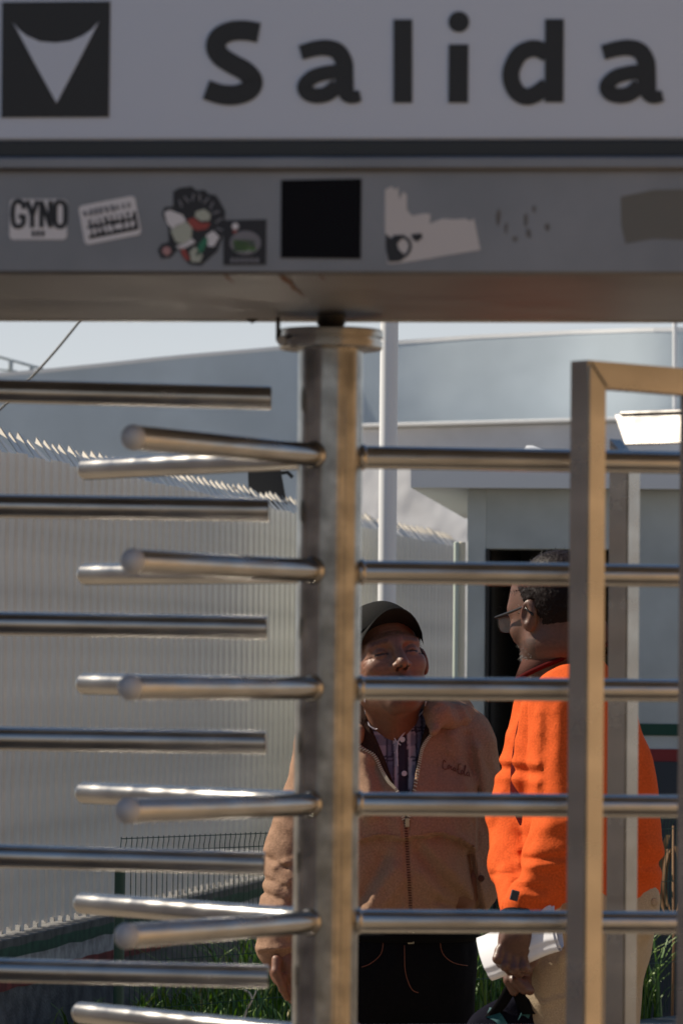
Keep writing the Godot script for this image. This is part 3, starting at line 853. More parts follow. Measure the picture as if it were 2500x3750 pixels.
func stickers():
	var at := Transform3D(Basis(Vector3.UP, deg_to_rad(-5.0)), Vector3(0, 1.5, -5.36))
	var low := Transform3D(Basis(), Vector3(0, -1.5, 0))
	var k := 5.36 / 9840.0
	mat("sticker_white", lin(0.66, 0.65, 0.67), 0.5)
	mat("sticker_black", lin(0.012, 0.012, 0.016), 0.5)
	mat("sticker_grey", lin(0.18, 0.18, 0.20), 0.5)
	mat("sticker_green", lin(0.02, 0.17, 0.09), 0.5)
	mat("sticker_lime", lin(0.10, 0.28, 0.05), 0.5)
	mat("sticker_red", lin(0.30, 0.05, 0.04), 0.5)
	mat("sticker_pale", lin(0.40, 0.43, 0.36), 0.5)
	mat("sticker_pink", lin(0.40, 0.22, 0.22), 0.5)
	mat("paper_torn", lin(0.56, 0.54, 0.54), 0.9)
	mat("glue", lin(0.14, 0.14, 0.128), 0.7)
	var rounded := func(c: Vector2, w: float, h: float, r: float, turn: float) -> Array:
		var out := []
		for q in 4:
			var s := Vector2(1 if q in [0, 3] else -1, 1 if q < 2 else -1)
			for j in 5:
				out.append(c + (s * Vector2(w * 0.5 - r, h * 0.5 - r) + Vector2.from_angle(q * PI * 0.5 + j * PI * 0.125) * r).rotated(turn))
		return out
	var put := func(called: String, label: String) -> Node3D:
		var o := thing(called, label, "sticker")
		o.transform = at
		return o
	# 1
	var o: Node3D = put.call("sticker", "white sticker with bold black GYNO lettering, leftmost on the beam")
	var c := Vector2(-0.3873, 2.0772)
	obj("backing", slab(rounded.call(c, 134 * k, 94 * k, 10 * k, 0.0), 0.0006, 0.0012, null, low), M.sticker_white, o)
	for run in [[[Vector2(-0.4058, 2.0904), Vector2(-0.4075, 2.0976), Vector2(-0.4131, 2.0998), Vector2(-0.4186, 2.0971), Vector2(-0.4201, 2.0838), Vector2(-0.4183, 2.0711), Vector2(-0.4127, 2.0678), Vector2(-0.4066, 2.0717), Vector2(-0.4057, 2.0827)], [Vector2(-0.4051, 2.081), Vector2(-0.4123, 2.081)]], [[Vector2(-0.402, 2.1009), Vector2(-0.3951, 2.0816)], [Vector2(-0.3887, 2.1009), Vector2(-0.3951, 2.0816)], [Vector2(-0.3951, 2.0838), Vector2(-0.3949, 2.0667)]], [[Vector2(-0.3832, 2.0667), Vector2(-0.3837, 2.1009)], [Vector2(-0.3837, 2.0993), Vector2(-0.3716, 2.0684)], [Vector2(-0.3716, 2.0667), Vector2(-0.372, 2.1009)]], [[Vector2(-0.3598, 2.0998), Vector2(-0.3653, 2.0965), Vector2(-0.3662, 2.0838), Vector2(-0.365, 2.0711), Vector2(-0.3594, 2.0678), Vector2(-0.3539, 2.0711), Vector2(-0.3529, 2.0838), Vector2(-0.3542, 2.0965), Vector2(-0.3598, 2.0998)]]]:
		var g := start()
		for i in run.size(): stroke(g, run[i], 11 * k, 11 * k, 0.0013 + i * 0.0001, 0.0016 + i * 0.0002, 4)
		obj("letter", done(g), M.sticker_black, o, low)
	var s0 := start()
	for q in [[-14, 8], [-3, 8], [8, 8]]:
		slab(rounded.call(c + Vector2(q[0] + 3, -33) * k, q[1] * k, 14 * k, 3 * k, 0.0), 0.0013, 0.0016, s0)
	obj("small_mark", done(s0), M.sticker_black, o, low)
	# 2
	o = put.call("sticker", "tilted worn white sticker with illegible black and white lettering")
	c = Vector2(-0.2963, 2.0761)
	var turn := deg_to_rad(11.0)
	obj("backing", slab(rounded.call(c, 134 * k, 92 * k, 10 * k, turn), 0.0006, 0.0012, null, low), M.sticker_white, o)
	obj("dark_field", slab(rounded.call(c + Vector2(4, -12).rotated(turn) * k, 118 * k, 44 * k, 3 * k, turn), 0.0013, 0.0015, null, low), M.sticker_black, o)
	var rng := RandomNumberGenerator.new()
	rng.seed = 5
	var s1 := start()
	var s2 := start()
	for row in 3:
		for i in 9:
			var q := c + Vector2(-54 + i * 13 + rng.randf_range(-2, 2), 26 - row * 22).rotated(turn) * k
			var w := rng.randf_range(6, 10)
			var piece: Array = rounded.call(q, w * k, rng.randf_range(10, 17) * k, 2 * k, turn + rng.randf_range(-0.4, 0.4))
			slab(piece, 0.0016, 0.0019, s2 if row == 0 else s1)
	obj("worn_print", done(s1), M.sticker_white, o, low)
	obj("worn_print", done(s2), M.sticker_grey, o, low)
	# 3: cut out drawing, kept as plain coloured patches
	o = put.call("sticker", "large cut out sticker of white, red and green shapes under an arched dark banner")
	var outline := [Vector2(-0.2305, 2.0838), Vector2(-0.2273, 2.0926), Vector2(-0.2163, 2.0937), Vector2(-0.2165, 2.1125), Vector2(-0.2088, 2.1169), Vector2(-0.1933, 2.1191), Vector2(-0.1867, 2.1135), Vector2(-0.1767, 2.1146), Vector2(-0.1711, 2.1091), Vector2(-0.1623, 2.108), Vector2(-0.1567, 2.0992), Vector2(-0.15, 2.0871), Vector2(-0.1529, 2.0574), Vector2(-0.1593, 2.0376), Vector2(-0.1714, 2.0266), Vector2(-0.1801, 2.0189), Vector2(-0.1945, 2.02), Vector2(-0.2034, 2.0288), Vector2(-0.209, 2.0398), Vector2(-0.2188, 2.0288), Vector2(-0.231, 2.0277), Vector2(-0.2355, 2.0387), Vector2(-0.2301, 2.0464), Vector2(-0.2213, 2.0486), Vector2(-0.2226, 2.0684)]
	obj("backing", slab(outline, 0.0006, 0.0012, null, low), M.sticker_black, o)
	for q in [["white_patch", [Vector2(-0.2272, 2.086), Vector2(-0.2206, 2.0893), Vector2(-0.204, 2.0827), Vector2(-0.1995, 2.075), Vector2(-0.2093, 2.0684), Vector2(-0.217, 2.0651), Vector2(-0.2238, 2.0728)], "sticker_white"], ["pale_patch", [Vector2(-0.2192, 2.0629), Vector2(-0.2105, 2.0706), Vector2(-0.1984, 2.0739), Vector2(-0.1917, 2.0662), Vector2(-0.1926, 2.0519), Vector2(-0.2014, 2.0453), Vector2(-0.2124, 2.0486)], "sticker_pale"], ["red_patch", [Vector2(-0.1984, 2.0772), Vector2(-0.1896, 2.0794), Vector2(-0.1818, 2.0728), Vector2(-0.1685, 2.0728), Vector2(-0.1729, 2.0651), Vector2(-0.1861, 2.0629), Vector2(-0.1939, 2.0684)], "sticker_red"], ["pale_patch", [Vector2(-0.1875, 2.0871), Vector2(-0.1765, 2.0904), Vector2(-0.1687, 2.0838), Vector2(-0.1697, 2.0761), Vector2(-0.1807, 2.075), Vector2(-0.1885, 2.0805)], "sticker_pale"], ["green_patch", [Vector2(-0.1826, 2.0464), Vector2(-0.1761, 2.0547), Vector2(-0.1705, 2.0519), Vector2(-0.177, 2.0387), Vector2(-0.1835, 2.0299), Vector2(-0.188, 2.0332)], "sticker_green"], ["white_patch", [Vector2(-0.1739, 2.0574), Vector2(-0.1651, 2.0629), Vector2(-0.1573, 2.0552), Vector2(-0.1638, 2.0431), Vector2(-0.1715, 2.0431)], "sticker_white"], ["pale_patch", [Vector2(-0.1946, 2.0365), Vector2(-0.1881, 2.0431), Vector2(-0.178, 2.0321), Vector2(-0.1812, 2.0233), Vector2(-0.1923, 2.0233)], "sticker_pale"], ["red_patch", [Vector2(-0.208, 2.0431), Vector2(-0.2013, 2.0409), Vector2(-0.1945, 2.0277), Vector2(-0.1978, 2.0244), Vector2(-0.2034, 2.031)], "sticker_red"], ["pink_patch", [Vector2(-0.23, 2.0387), Vector2(-0.2256, 2.0431), Vector2(-0.2201, 2.042), Vector2(-0.2178, 2.0365), Vector2(-0.2222, 2.031), Vector2(-0.2277, 2.0332)], "sticker_pink"], ["white_patch", [Vector2(-0.2124, 2.0431), Vector2(-0.2036, 2.0464), Vector2(-0.1926, 2.053), Vector2(-0.187, 2.0486), Vector2(-0.1969, 2.0431), Vector2(-0.2057, 2.0387)], "sticker_white"]]:
		obj(q[0], slab(q[1], 0.0013, 0.0016, null, low), M[q[2]], o)
	var s3 := start()
	for i in 9:
		var a := 2.2 - i * 0.27
		var q := Vector2(-0.1883, 2.0629) + Vector2(cos(a) * 58, sin(a) * 78) * k
		slab(rounded.call(q, 4 * k, 18 * k, 1.6 * k, a - PI * 0.5 + (0.3 if i % 2 else -0.3)), 0.0013, 0.0016, s3)
	obj("banner_mark", done(s3), M.sticker_grey, o, low)
	# 4
	o = put.call("sticker", "small black square sticker with a green and white emblem beside the cut out one")
	obj("backing", slab([Vector2(-0.1526, 2.0761), Vector2(-0.0981, 2.0772), Vector2(-0.098, 2.0201), Vector2(-0.152, 2.0195)], 0.0014, 0.0019, null, low), M.sticker_black, o)
	for q in [["pale_ring", oval(Vector2(-0.1242, 2.0476), 36 * k, 28 * k), "sticker_grey"], ["green_patch", [Vector2(-0.1396, 2.0509), Vector2(-0.1121, 2.052), Vector2(-0.1109, 2.0377), Vector2(-0.1384, 2.0366)], "sticker_lime"], ["white_patch", oval(Vector2(-0.1208, 2.0399), 7 * k, 9 * k, 12), "sticker_white"], ["white_patch", oval(Vector2(-0.1371, 2.0684), 8 * k, 8 * k, 12), "sticker_white"], ["red_patch", oval(Vector2(-0.1376, 2.0618), 5 * k, 4 * k, 10), "sticker_red"]]:
		obj(q[0], slab(q[1], 0.0021 + (0.0004 if q[0] != "pale_ring" else 0.0), 0.0028, null, low), M[q[2]], o)
	var s4 := start()
	for i in 6:
		slab(rounded.call(Vector2(-0.1405, 2.0256) + Vector2(i * 11.5, 0) * k, 8 * k, 11 * k, 2 * k, -0.15), 0.0021, 0.0026, s4)
	obj("letter_mark", done(s4), M.sticker_grey, o, low)
	# 5
	o = put.call("sticker", "half torn pale paper sticker with a dark ring print, right of the black square")
	obj("torn_paper", slab([Vector2(0.0509, 2.1146), Vector2(0.0553, 2.1167), Vector2(0.0597, 2.1189), Vector2(0.063, 2.1145), Vector2(0.0673, 2.1178), Vector2(0.0691, 2.1025), Vector2(0.074, 2.1124), Vector2(0.0784, 2.108), Vector2(0.0785, 2.0893), Vector2(0.0852, 2.0817), Vector2(0.1005, 2.085), Vector2(0.1081, 2.0839), Vector2(0.1072, 2.0718), Vector2(0.1235, 2.0784), Vector2(0.1366, 2.0773), Vector2(0.153, 2.0784), Vector2(0.1574, 2.0751), Vector2(0.1628, 2.0784), Vector2(0.1713, 2.039), Vector2(0.137, 2.0335), Vector2(0.0933, 2.0258), Vector2(0.0715, 2.0225), Vector2(0.0551, 2.0214), Vector2(0.0515, 2.0575)], 0.0006, 0.0011, null, low), M.paper_torn, o)
	obj("dark_print", slab([Vector2(0.052, 2.0597), Vector2(0.0592, 2.0532), Vector2(0.0624, 2.0576), Vector2(0.0766, 2.0576), Vector2(0.0669, 2.0466), Vector2(0.0692, 2.0389), Vector2(0.078, 2.0313), Vector2(0.0715, 2.0247), Vector2(0.0562, 2.0236), Vector2(0.0527, 2.0411)], 0.0013, 0.0016, null, low), M.sticker_black, o)
	var s5 := start()
	stroke(s5, [Vector2(0.0701, 2.0565), Vector2(0.08, 2.0521), Vector2(0.0833, 2.0433), Vector2(0.0801, 2.0346), Vector2(0.0736, 2.0291)], 7 * k, 7 * k, 0.0013, 0.0016)
	slab([Vector2(0.0843, 2.0587), Vector2(0.0974, 2.0598), Vector2(0.0986, 2.0543), Vector2(0.092, 2.0488), Vector2(0.0865, 2.0521)], 0.0013, 0.0016, s5)
	obj("dark_print", done(s5), M.sticker_black, o, low)
	# 6: what glue left
	o = put.call("glue_patch", "faint greyish square of old glue at the far right of the beam")
	o.set_meta("category", "stain")
	obj("film", slab([Vector2(0.3455, 2.1057), Vector2(0.3866, 2.1144), Vector2(0.4408, 2.1155), Vector2(0.4412, 2.0512), Vector2(0.387, 2.0534), Vector2(0.3524, 2.0468), Vector2(0.3468, 2.0686)], 0.0004, 0.0006, null, low), M.glue, o)
# ------------------------------------------------------------------ people

# a shape as a blend of round capsules and ellipsoids, meshed as surface nets
class Field:
	var kind := PackedInt32Array()      # 0 capsule, 1 ellipsoid, +2 when it cuts
	var a := PackedVector3Array()
	var b := PackedVector3Array()
	var ra := PackedFloat32Array()
	var rb := PackedFloat32Array()
	var k := PackedFloat32Array()
	var centre := PackedVector3Array()
	var reach := PackedFloat32Array()
	var inv: Array[Basis] = []
	var frame := Transform3D()
	var extra = null

	func cap(p: Vector3, q: Vector3, r0: float, r1: float, blend := 0.02, cut := false):
		p = frame * p
		q = frame * q
		kind.append(2 if cut else 0)
		a.append(p); b.append(q); ra.append(r0); rb.append(r1); k.append(blend)
		centre.append((p + q) * 0.5)
		reach.append(p.distance_to(q) * 0.5 + maxf(r0, r1))
		inv.append(Basis())

	func ell(c: Vector3, r: Vector3, blend := 0.02, turn := Basis(), cut := false):
		kind.append(3 if cut else 1)
		a.append(frame * c); b.append(r); ra.append(0.0); rb.append(0.0); k.append(blend)
		centre.append(frame * c)
		reach.append(maxf(r.x, maxf(r.y, r.z)))
		inv.append((frame.basis * turn).transposed())

	func dist(p: Vector3) -> float:
		var d := 1.0
		for i in kind.size():
			var kk := k[i]
			var far := p.distance_to(centre[i]) - reach[i]
			var cut := kind[i] >= 2
			if not cut and far > d + kk: continue
			if cut and far > kk + maxf(0.0, -d): continue
			var e: float
			if kind[i] & 1:
				var q := inv[i] * (p - a[i])
				var r := b[i]
				var s := q / r
				var k0 := s.length()
				var k1 := (s / r).length()
				e = k0 * (k0 - 1.0) / k1 if k1 > 1e-6 else -minf(r.x, minf(r.y, r.z))
			else:
				var pa := p - a[i]
				var ba := b[i] - a[i]
				var h := clampf(pa.dot(ba) / maxf(ba.length_squared(), 1e-9), 0.0, 1.0)
				e = (pa - ba * h).length() - lerpf(ra[i], rb[i], h)
			if cut:
				e = -e
				var m := maxf(kk - absf(d - e), 0.0) / kk
				d = maxf(d, e) + m * m * kk * 0.25
			else:
				var m := maxf(kk - absf(d - e), 0.0) / kk
				d = minf(d, e) - m * m * kk * 0.25
		if extra != null and d < 0.08: d = extra.call(p, d)
		return d

	# appends to arrays [vertices, normals, colours, indices]
	func net(out: Array, lo: Vector3, hi: Vector3, cell: float, paint = null):
		var nx := int(ceil((hi.x - lo.x) / cell / 4.0)) * 4 + 1
		var ny := int(ceil((hi.y - lo.y) / cell / 4.0)) * 4 + 1
		var nz := int(ceil((hi.z - lo.z) / cell / 4.0)) * 4 + 1
		var vals := PackedFloat32Array()
		vals.resize(nx * ny * nz)
		vals.fill(1000.0)
		var sy := nx
		var sz := nx * ny
		var active: Array[Vector3i] = []
		var limit := cell * 4.0 * 0.87 * 1.25 + (0.016 if cell > 0.005 else 0.004)
		for bz in range(0, nz - 1, 4):
			for by in range(0, ny - 1, 4):
				for bx in range(0, nx - 1, 4):
					var d := dist(lo + Vector3(bx + 2, by + 2, bz + 2) * cell)
					if absf(d) < limit:
						active.append(Vector3i(bx, by, bz))
						for z in 5:
							for y in 5:
								var row := bx + (by + y) * sy + (bz + z) * sz
								for x in 5:
									if absf(vals[row + x]) >= 999.0:
										vals[row + x] = dist(lo + Vector3(bx + x, by + y, bz + z) * cell)
					elif d < 0.0:
						for z in 5:
							for y in 5:
								var row := bx + (by + y) * sy + (bz + z) * sz
								for x in 5:
									if vals[row + x] >= 999.0: vals[row + x] = -1000.0
		var ids := {}
		var V: PackedVector3Array = out[0]
		var N: PackedVector3Array = out[1]
		var C: PackedColorArray = out[2]
		var I: PackedInt32Array = out[3]
		var f := PackedFloat32Array()
		f.resize(8)
		for blk in active:
			for z in range(blk.z, blk.z + 4):
				for y in range(blk.y, blk.y + 4):
					for x in range(blk.x, blk.x + 4):
						var at := x + y * sy + z * sz
						f[0] = vals[at]; f[1] = vals[at + 1]; f[2] = vals[at + sy]; f[3] = vals[at + sy + 1]
						f[4] = vals[at + sz]; f[5] = vals[at + sz + 1]; f[6] = vals[at + sz + sy]; f[7] = vals[at + sz + sy + 1]
						var neg := 0
						for j in 8:
							if f[j] < 0.0: neg += 1
						if neg == 0 or neg == 8: continue
						var sum := Vector3.ZERO
						var cnt := 0
						for j in 8:
							for ax in 3:
								var bit := 1 << ax
								if j & bit: continue
								var j2 := j | bit
								if (f[j] < 0.0) != (f[j2] < 0.0):
									var t := f[j] / (f[j] - f[j2])
									var p := Vector3(j & 1, (j >> 1) & 1, (j >> 2) & 1)
									p[ax] = t
									sum += p
									cnt += 1
						ids[at] = V.size()
						var pos := lo + (Vector3(x, y, z) + sum / cnt) * cell
						V.append(pos)
						N.append(Vector3(f[1] + f[3] + f[5] + f[7] - f[0] - f[2] - f[4] - f[6], f[2] + f[3] + f[6] + f[7] - f[0] - f[1] - f[4] - f[5], f[4] + f[5] + f[6] + f[7] - f[0] - f[1] - f[2] - f[3]).normalized())
						C.append(paint.call(pos) if paint != null else Color.WHITE)
		var step := [1, sy, sz]
		for blk in active:
			for z in range(blk.z, blk.z + 4):
				for y in range(blk.y, blk.y + 4):
					for x in range(blk.x, blk.x + 4):
						var at := x + y * sy + z * sz
						var s0 := vals[at] < 0.0
						for ax in 3:
							if (vals[at + step[ax]] < 0.0) == s0: continue
							var u: int = step[(ax + 1) % 3]
							var w: int = step[(ax + 2) % 3]
							var i0 = ids.get(at)
							var i1 = ids.get(at - u)
							var i2 = ids.get(at - u - w)
							var i3 = ids.get(at - w)
							if i0 == null or i1 == null or i2 == null or i3 == null: continue
							if s0:
								I.append_array(PackedInt32Array([i0, i2, i1, i0, i3, i2]))
							else:
								I.append_array(PackedInt32Array([i0, i1, i2, i0, i2, i3]))
		out[0] = V; out[1] = N; out[2] = C; out[3] = I

func fresh() -> Array:
	return [PackedVector3Array(), PackedVector3Array(), PackedColorArray(), PackedInt32Array()]

func netted(out: Array, origin: Vector3) -> ArrayMesh:
	var v: PackedVector3Array = out[0]
	for i in v.size(): v[i] -= origin
	var arr := []
	arr.resize(Mesh.ARRAY_MAX)
	arr[Mesh.ARRAY_VERTEX] = v
	arr[Mesh.ARRAY_NORMAL] = out[1]
	arr[Mesh.ARRAY_COLOR] = out[2]
	arr[Mesh.ARRAY_INDEX] = out[3]
	var m := ArrayMesh.new()
	m.add_surface_from_arrays(Mesh.PRIMITIVE_TRIANGLES, arr)
	return m

func mesh_of(f: Field, lo: Vector3, hi: Vector3, cell: float, origin: Vector3, paint = null) -> ArrayMesh:
	var out := fresh()
	f.net(out, lo, hi, cell, paint)
	return netted(out, origin)

func seg_dist(p: Vector2, a: Vector2, b: Vector2) -> float:
	var ba := b - a
	var h := clampf((p - a).dot(ba) / ba.length_squared(), 0.0, 1.0)
	return (p - a - ba * h).length()

# creases and ridges seen from the front: [from, to, width, height], height > 0 stands out
func folded(p: Vector3, folds: Array) -> float:
	var q := Vector2(p.x, p.y)
	var s := 0.0
	for w in folds:
		var d: float = seg_dist(q, w[0], w[1]) / w[2]
		if d < 2.2: s += w[3] * exp(-d * d)
	return s

# the bones of a head; the field's frame sets where it looks
func head_into(f: Field, squint: float):
	f.ell(Vector3(0, 0.028, -0.014), Vector3(0.0725, 0.093, 0.096), 0.02)
	f.ell(Vector3(0, -0.03, 0.024), Vector3(0.059, 0.083, 0.066), 0.03)
	for s in [-1.0, 1.0]:
		f.cap(Vector3(s * 0.05, -0.058, 0.0), Vector3(s * 0.018, -0.1, 0.058), 0.024, 0.018, 0.03)
		f.ell(Vector3(s * 0.041, -0.02, 0.058), Vector3(0.022, 0.019, 0.019), 0.025)
		f.cap(Vector3(s * 0.012, 0.026, 0.085), Vector3(s * 0.046, 0.022, 0.068), 0.011, 0.010, 0.02)
	f.ell(Vector3(0, -0.102, 0.066), Vector3(0.022, 0.017, 0.016), 0.02)
	f.cap(Vector3(0, 0.014, 0.088), Vector3(0, -0.03, 0.112), 0.0085, 0.0125, 0.016)
	for s in [-1.0, 1.0]:
		f.ell(Vector3(s * 0.015, -0.034, 0.099), Vector3(0.0095, 0.0085, 0.012), 0.008)
		f.ell(Vector3(s * 0.0085, -0.0425, 0.104), Vector3(0.005, 0.004, 0.006), 0.003, Basis(), true)
		f.ell(Vector3(s * 0.032, 0.004, 0.092), Vector3(0.018, 0.010, 0.012), 0.012, Basis(), true)
		f.ell(Vector3(s * 0.032, 0.0015, 0.0755), Vector3(0.0145, 0.0125, 0.0125), 0.006)
		f.cap(Vector3(s * 0.020, 0.0005, 0.0895), Vector3(s * 0.045, 0.0005, 0.0825), 0.0016 * squint, 0.0012 * squint, 0.003, true)
		f.cap(Vector3(s * 0.020, -0.036, 0.098), Vector3(s * 0.036, -0.066, 0.080), 0.0035, 0.003, 0.012, true)
		# ear
		f.ell(Vector3(s * 0.079, 0.0, -0.012), Vector3(0.009, 0.032, 0.0185), 0.008, Basis(Vector3.RIGHT, -0.2) * Basis(Vector3.UP, s * 0.35))
		f.ell(Vector3(s * 0.088, 0.004, -0.010), Vector3(0.006, 0.018, 0.0095), 0.005, Basis(Vector3.RIGHT, -0.2) * Basis(Vector3.UP, s * 0.35), true)
	# lips
	f.cap(Vector3(-0.022, -0.0645, 0.084), Vector3(0, -0.0615, 0.0945), 0.005, 0.0065, 0.008)
	f.cap(Vector3(0.022, -0.0645, 0.084), Vector3(0, -0.0615, 0.0945), 0.005, 0.0065, 0.008)
	f.cap(Vector3(-0.018, -0.074, 0.084), Vector3(0.018, -0.074, 0.084), 0.0065, 0.0065, 0.01)
	f.cap(Vector3(-0.024, -0.068, 0.088), Vector3(0.024, -0.068, 0.088), 0.0018, 0.0018, 0.004, true)

func finger(f: Field, pts: Array, r0: float, r1: float):
	for i in pts.size() - 1:
		f.cap(pts[i], pts[i + 1], lerpf(r0, r1, float(i) / (pts.size() - 1)), lerpf(r0, r1, float(i + 1) / (pts.size() - 1)), 0.004)

# short hairs standing on a shape
func hairs(f: Field, spots: Callable, lo: Vector3, hi: Vector3, count: int, length: float, lie: Vector3, sd: int, shades: Array, origin: Vector3) -> ArrayMesh:
	var rng := RandomNumberGenerator.new()
	rng.seed = sd
	var st := start()
	var got := 0
	var tries := 0
	while got < count and tries < count * 30:
		tries += 1
		var p := Vector3(rng.randf_range(lo.x, hi.x), rng.randf_range(lo.y, hi.y), rng.randf_range(lo.z, hi.z))
		var d := f.dist(p)
		if absf(d) > 0.02: continue
		var e := 0.002
		var n := Vector3(f.dist(p + Vector3(e, 0, 0)) - d, f.dist(p + Vector3(0, e, 0)) - d, f.dist(p + Vector3(0, 0, e)) - d).normalized()
		p -= n * d
		var share: float = spots.call(p)
		if rng.randf() > share: continue
		got += 1
		var dir := (n * 0.55 + lie + Vector3(rng.randf_range(-1, 1), rng.randf_range(-1, 1), rng.randf_range(-1, 1)) * 0.45).normalized()
		var w := dir.cross(Vector3(rng.randf_range(-1, 1), rng.randf_range(-1, 1), rng.randf_range(-1, 1))).normalized() * 0.0006
		var l := length * rng.randf_range(0.6, 1.3)
		var c: Color = shades[rng.randi() % shades.size()]
		st.set_color(c)
		var a := p - n * 0.002 - origin
		tri(st, a - w, a + w, a + dir * l, n)
	return done(st)

# points laid on the front of a shape, seen along -z
func on_front(f: Field, x: float, y: float, z0: float, lift := 0.001) -> Vector3:
	var z := z0
	for i in 60:
		var d := f.dist(Vector3(x, y, z)) - lift
		if d < 0.0004: break
		z -= maxf(d * 0.7, 0.0004)
		if z < z0 - 0.32: return Vector3(x, y, z0 - 0.24)
	return Vector3(x, y, z)

func people():
	var soft := noise_tex(41, 0.05, Color(0.80, 0.80, 0.80), Color.WHITE, 256, 4)
	var weave := noise_tex(43, 0.3, Color(0.74, 0.74, 0.74), Color.WHITE, 128, 2)
	for q in [["skin_dark", lin(0.125, 0.054, 0.034), 0.45], ["skin_brown", lin(0.22, 0.095, 0.055), 0.52]]:
		var m := tri_map(mat(q[0], Color.WHITE, q[2]), 9.0)
		m.vertex_color_use_as_albedo = true
		m.albedo_color = q[1]
		m.albedo_texture = soft
		relief(m, M.fine, 0.035)
		m.subsurf_scatter_enabled = true
		m.subsurf_scatter_strength = 0.12
	for q in [["cloth_tan", lin(0.37, 0.228, 0.155), 5.0], ["cloth_orange", lin(0.80, 0.128, 0.030), 5.0], ["cloth_khaki", lin(0.54, 0.43, 0.30), 7.0], ["denim", lin(0.006, 0.0065, 0.009), 7.0], ["lining_brown", lin(0.055, 0.032, 0.024), 5.0], ["knit_brown", lin(0.11, 0.05, 0.04), 8.0], ["cloth_red", lin(0.075, 0.004, 0.004), 8.0], ["cap_cloth", lin(0.022, 0.021, 0.020), 8.0], ["bag_navy", lin(0.006, 0.006, 0.014), 6.0]]:
		var m := tri_map(mat(q[0], q[1], 0.85), q[2])
		m.albedo_texture = weave
		m.metallic_specular = 0.15
		relief(m, M.fine, 0.06)
	mat("bag_teal", lin(0.006, 0.075, 0.085), 0.7)
	mat("black_strap", lin(0.005, 0.005, 0.006), 0.8).metallic_specular = 0.15
	mat("paper", lin(0.80, 0.80, 0.83), 0.8)
	mat("brass", lin(0.42, 0.36, 0.25), 0.35, 0.8)
	mat("zip_metal", lin(0.50, 0.46, 0.38), 0.4, 0.7)
	mat("thread_brown", lin(0.14, 0.045, 0.025), 0.8)
	mat("button", lin(0.55, 0.53, 0.60), 0.4)
	mat("hair_black", Color.WHITE, 0.55).vertex_color_use_as_albedo = true
	M.hair_black.metallic_specular = 0.25
	mat("lens", Color(0.75, 0.78, 0.8, 0.16), 0.05).transparency = BaseMaterial3D.TRANSPARENCY_ALPHA
	mat("frame_black", lin(0.010, 0.010, 0.011), 0.3)
	man_in_cap()
	man_in_orange()
	held_things()

func bake_rest(f: Field, hip: Vector3, facing: float):
	# torso, legs and feet under the clothes, down to the ground
	var t := Transform3D(Basis(Vector3.UP, facing), hip)
	f.ell(t * Vector3(0, 0.02, 0), Vector3(0.13, 0.13, 0.09), 0.05, t.basis)
	for s in [-1.0, 1.0]:
		f.cap(t * Vector3(s * 0.085, -0.03, 0), t * Vector3(s * 0.095, -0.46 * hip.y / 0.92, 0.015), 0.066, 0.045, 0.04)
		f.cap(t * Vector3(s * 0.095, -0.46 * hip.y / 0.92, 0.015), t * Vector3(s * 0.1, -hip.y + 0.09, -0.02), 0.045, 0.033, 0.02)
		f.cap(t * Vector3(s * 0.1, -hip.y + 0.05, -0.04), t * Vector3(s * 0.115, -hip.y + 0.035, 0.13), 0.034, 0.028, 0.02)

func shoes(o: Node3D, hip: Vector3, facing: float, m: Material):
	var t := Transform3D(Basis(Vector3.UP, facing), hip)
	for s in [-1.0, 1.0]:
		var f := Field.new()
		f.cap(t * Vector3(s * 0.1, -hip.y + 0.05, -0.045), t * Vector3(s * 0.117, -hip.y + 0.045, 0.15), 0.046, 0.04, 0.02)
		f.cap(t * Vector3(s * 0.1, -hip.y + 0.06, -0.03), t * Vector3(s * 0.1, -hip.y + 0.11, -0.03), 0.046, 0.043, 0.02)
		f.extra = func(p: Vector3, d: float) -> float: return maxf(d, 0.004 - p.y)
		var c := t * Vector3(s * 0.1, -hip.y + 0.06, 0.05)
		obj("shoe", mesh_of(f, c - Vector3(0.2, 0.08, 0.2), c + Vector3(0.2, 0.14, 0.2), 0.014, o.position), m, o)

func trouser_field(hip: Vector3, facing: float, waist: float, r: float) -> Field:
	var f := Field.new()
	var t := Transform3D(Basis(Vector3.UP, facing), hip)
	f.ell(t * Vector3(0, 0.03, 0), Vector3(r * 2.1, waist, r * 1.5), 0.05, t.basis)
	for s in [-1.0, 1.0]:
		f.cap(t * Vector3(s * r * 1.05, -0.04, 0), t * Vector3(s * r * 1.12, -hip.y * 0.5, 0.015), r, r * 0.86, 0.035)
		f.cap(t * Vector3(s * r * 1.12, -hip.y * 0.5, 0.015), t * Vector3(s * r * 1.15, -hip.y + 0.06, -0.01), r * 0.86, r * 0.8, 0.03)
	return f

